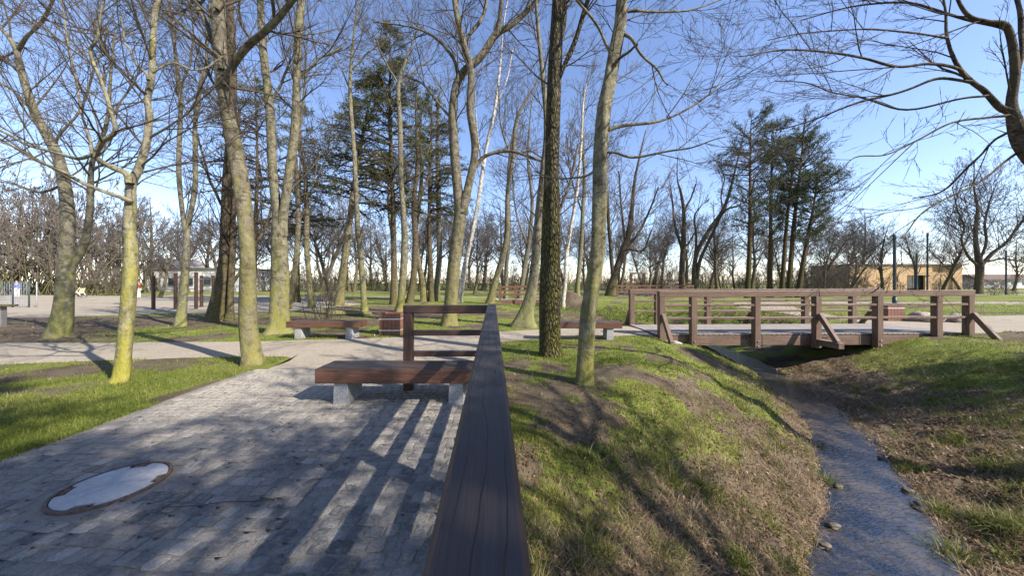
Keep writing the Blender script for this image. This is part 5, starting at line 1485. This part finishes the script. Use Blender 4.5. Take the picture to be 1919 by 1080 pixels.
s_ = rng.uniform(.008, .024, n) * np.where(y > 9, 1.7, np.where(x > 5, 1.35, 1))
s_[-nt_:] *= .6; az = rng.uniform(0, 6.283, n)
u = np.stack([np.cos(az), np.sin(az), rng.normal(0, .5, n)], 1) * s_[:, None]
v = np.stack([-np.sin(az), np.cos(az), rng.normal(0, .35, n)], 1) * s_[:, None] * .62
c = np.stack([x, y, z], 1)
V = np.stack([c - u, c + v * .9 - u * .1 + [0, 0, .004], c + u, c - v * .9 + u * .1 + [0, 0, .002]], 1).reshape(-1, 3)
tag(link("leaf_litter", meshdata("leaf_litter", V, np.arange(n * 4).reshape(-1, 4), False, {"tint": np.repeat(np.clip(rng.beta(1.6, 2.2, n), 0, 1), 4)}), M["leaf_litter"]), "fallen brown leaves scattered over banks and lawn", None, None, "stuff")
# crumbs of earth on the banks
x, y = bank_points(20000, 1.5, 8, lambda e, s, x, y: (e > -0.06) & (e < 2.2))
n = len(x); z = H(x, y); s_ = rng.uniform(.006, .022, n)
oc = np.array([(1, 0, 0), (0, 1, 0), (-1, 0, 0), (0, -1, 0), (0, 0, .8), (0, 0, -.8)], float)
ft = np.array([(0, 1, 4), (1, 2, 4), (2, 3, 4), (3, 0, 4), (1, 0, 5), (2, 1, 5), (3, 2, 5), (0, 3, 5)])
V = np.stack([x, y, z], 1)[:, None] + oc[None] * s_[:, None, None] * rng.uniform(.6, 1.3, (n, 6, 1))
tag(link("earth_clods", meshdata("earth_clods", V.reshape(-1, 3), (np.arange(n)[:, None, None] * 6 + ft[None]).reshape(-1, 3), False, {"tint": np.repeat(rng.beta(1.5, 3, n), 6)}), M["leaf_litter"]), "crumbs of earth and twigs on the banks", None, None, "stuff")

# tufts one can pick out along the stream
TUFTS = [(1545, 850, .22, "bright green tuft at the left water edge below the bend"), (1480, 1068, .20, "green tuft at the left water edge nearest the viewer"), (1560, 915, .24, "small leafy tuft standing in the left water edge"), (1385, 1060, .22, "spiky green clump low on the left bank"),
         (1255, 900, .30, "dark grassy clump in the middle of the straw slope"), (1120, 1050, .26, "shaggy green clump at the bottom beside the railing"), (1330, 930, .28, "green and straw clump above the left water edge"), (1640, 770, .18, "tuft on the right bank below the bridge"),
         (1785, 820, .26, "long-bladed tuft in the middle of the right bank"), (1700, 880, .20, "round bright tuft at the right water edge"), (1850, 860, .26, "spreading tuft on the right bank near the picture edge"), (1760, 965, .26, "upright leafy tuft by the largest wet stone"),
         (1840, 985, .26, "yellow-green tuft low on the right bank"), (1780, 1050, .30, "dense green clump in the bottom right by the water"), (1905, 1000, .34, "reedy clump at the right picture edge"), (1600, 735, .16, "tuft just below the dark shade of the bridge"), (1660, 700, .16, "small tuft on the right bank under the bridge shade"), (1440, 735, .14, "tuft on the left bank edge where the stream leaves the bridge")]
for q, (px, py, s, lab) in enumerate(TUFTS):
    zz = WATER + .1
    for _ in range(6):
        x, y = GP(px, py, zz); zz = Hs(x, y)
    rg = np.random.RandomState(500 + q)
    n = int(170 * (s / .2) ** 1.2)
    rr = s * .42 * np.sqrt(rg.rand(n)); aa = rg.uniform(0, 6.28, n)
    ox, oy = rr * np.cos(aa), rr * np.sin(aa)
    oz = H(x + ox, y + oy) - zz - .01
    o = blades("grass_tuft", ox, oy, oz, s * rg.uniform(.35, 1.0, n), rg.uniform(.003, .008, n) * (1 + y * .08), .75, np.clip(rg.beta(2, 2.2, n) * .8 + (rg.rand(n) < .2) * .4, 0, 1), rg, "grass_blades", None, droop=.45)
    o.location = (x, y, zz)
    tag(o, lab, "grass tuft", "grass tufts along the stream")
# leafy ground cover on the far bank of the ditch
x, y = scatter(42000, 12.5, 22, 900, 1700, power=.5)
d, s, w = stream_dist(x, y)
k_ = (d < 4.2) & (d > w / 2) & (rng.rand(len(x)) < .8)
x, y = x[k_], y[k_]; n = len(x)
z = H(x, y) + rng.uniform(0, .16, n)
s_ = rng.uniform(.02, .055, n); az = rng.uniform(0, 6.283, n)
u = np.stack([np.cos(az), np.sin(az), rng.normal(.2, .4, n)], 1) * s_[:, None]
v = np.stack([-np.sin(az), np.cos(az), rng.normal(0, .4, n)], 1) * s_[:, None] * .7
c = np.stack([x, y, z], 1)
V = np.stack([c - u, c + v, c + u, c - v], 1).reshape(-1, 3)
tag(link("ground_cover", meshdata("ground_cover", V, np.arange(n * 4).reshape(-1, 4), False, {"tint": np.repeat(np.clip(rng.beta(2, 2.6, n), 0, .8), 4)}), M["grass_blades"]), "low leafy plants on the far ditch banks", None, None, "stuff")
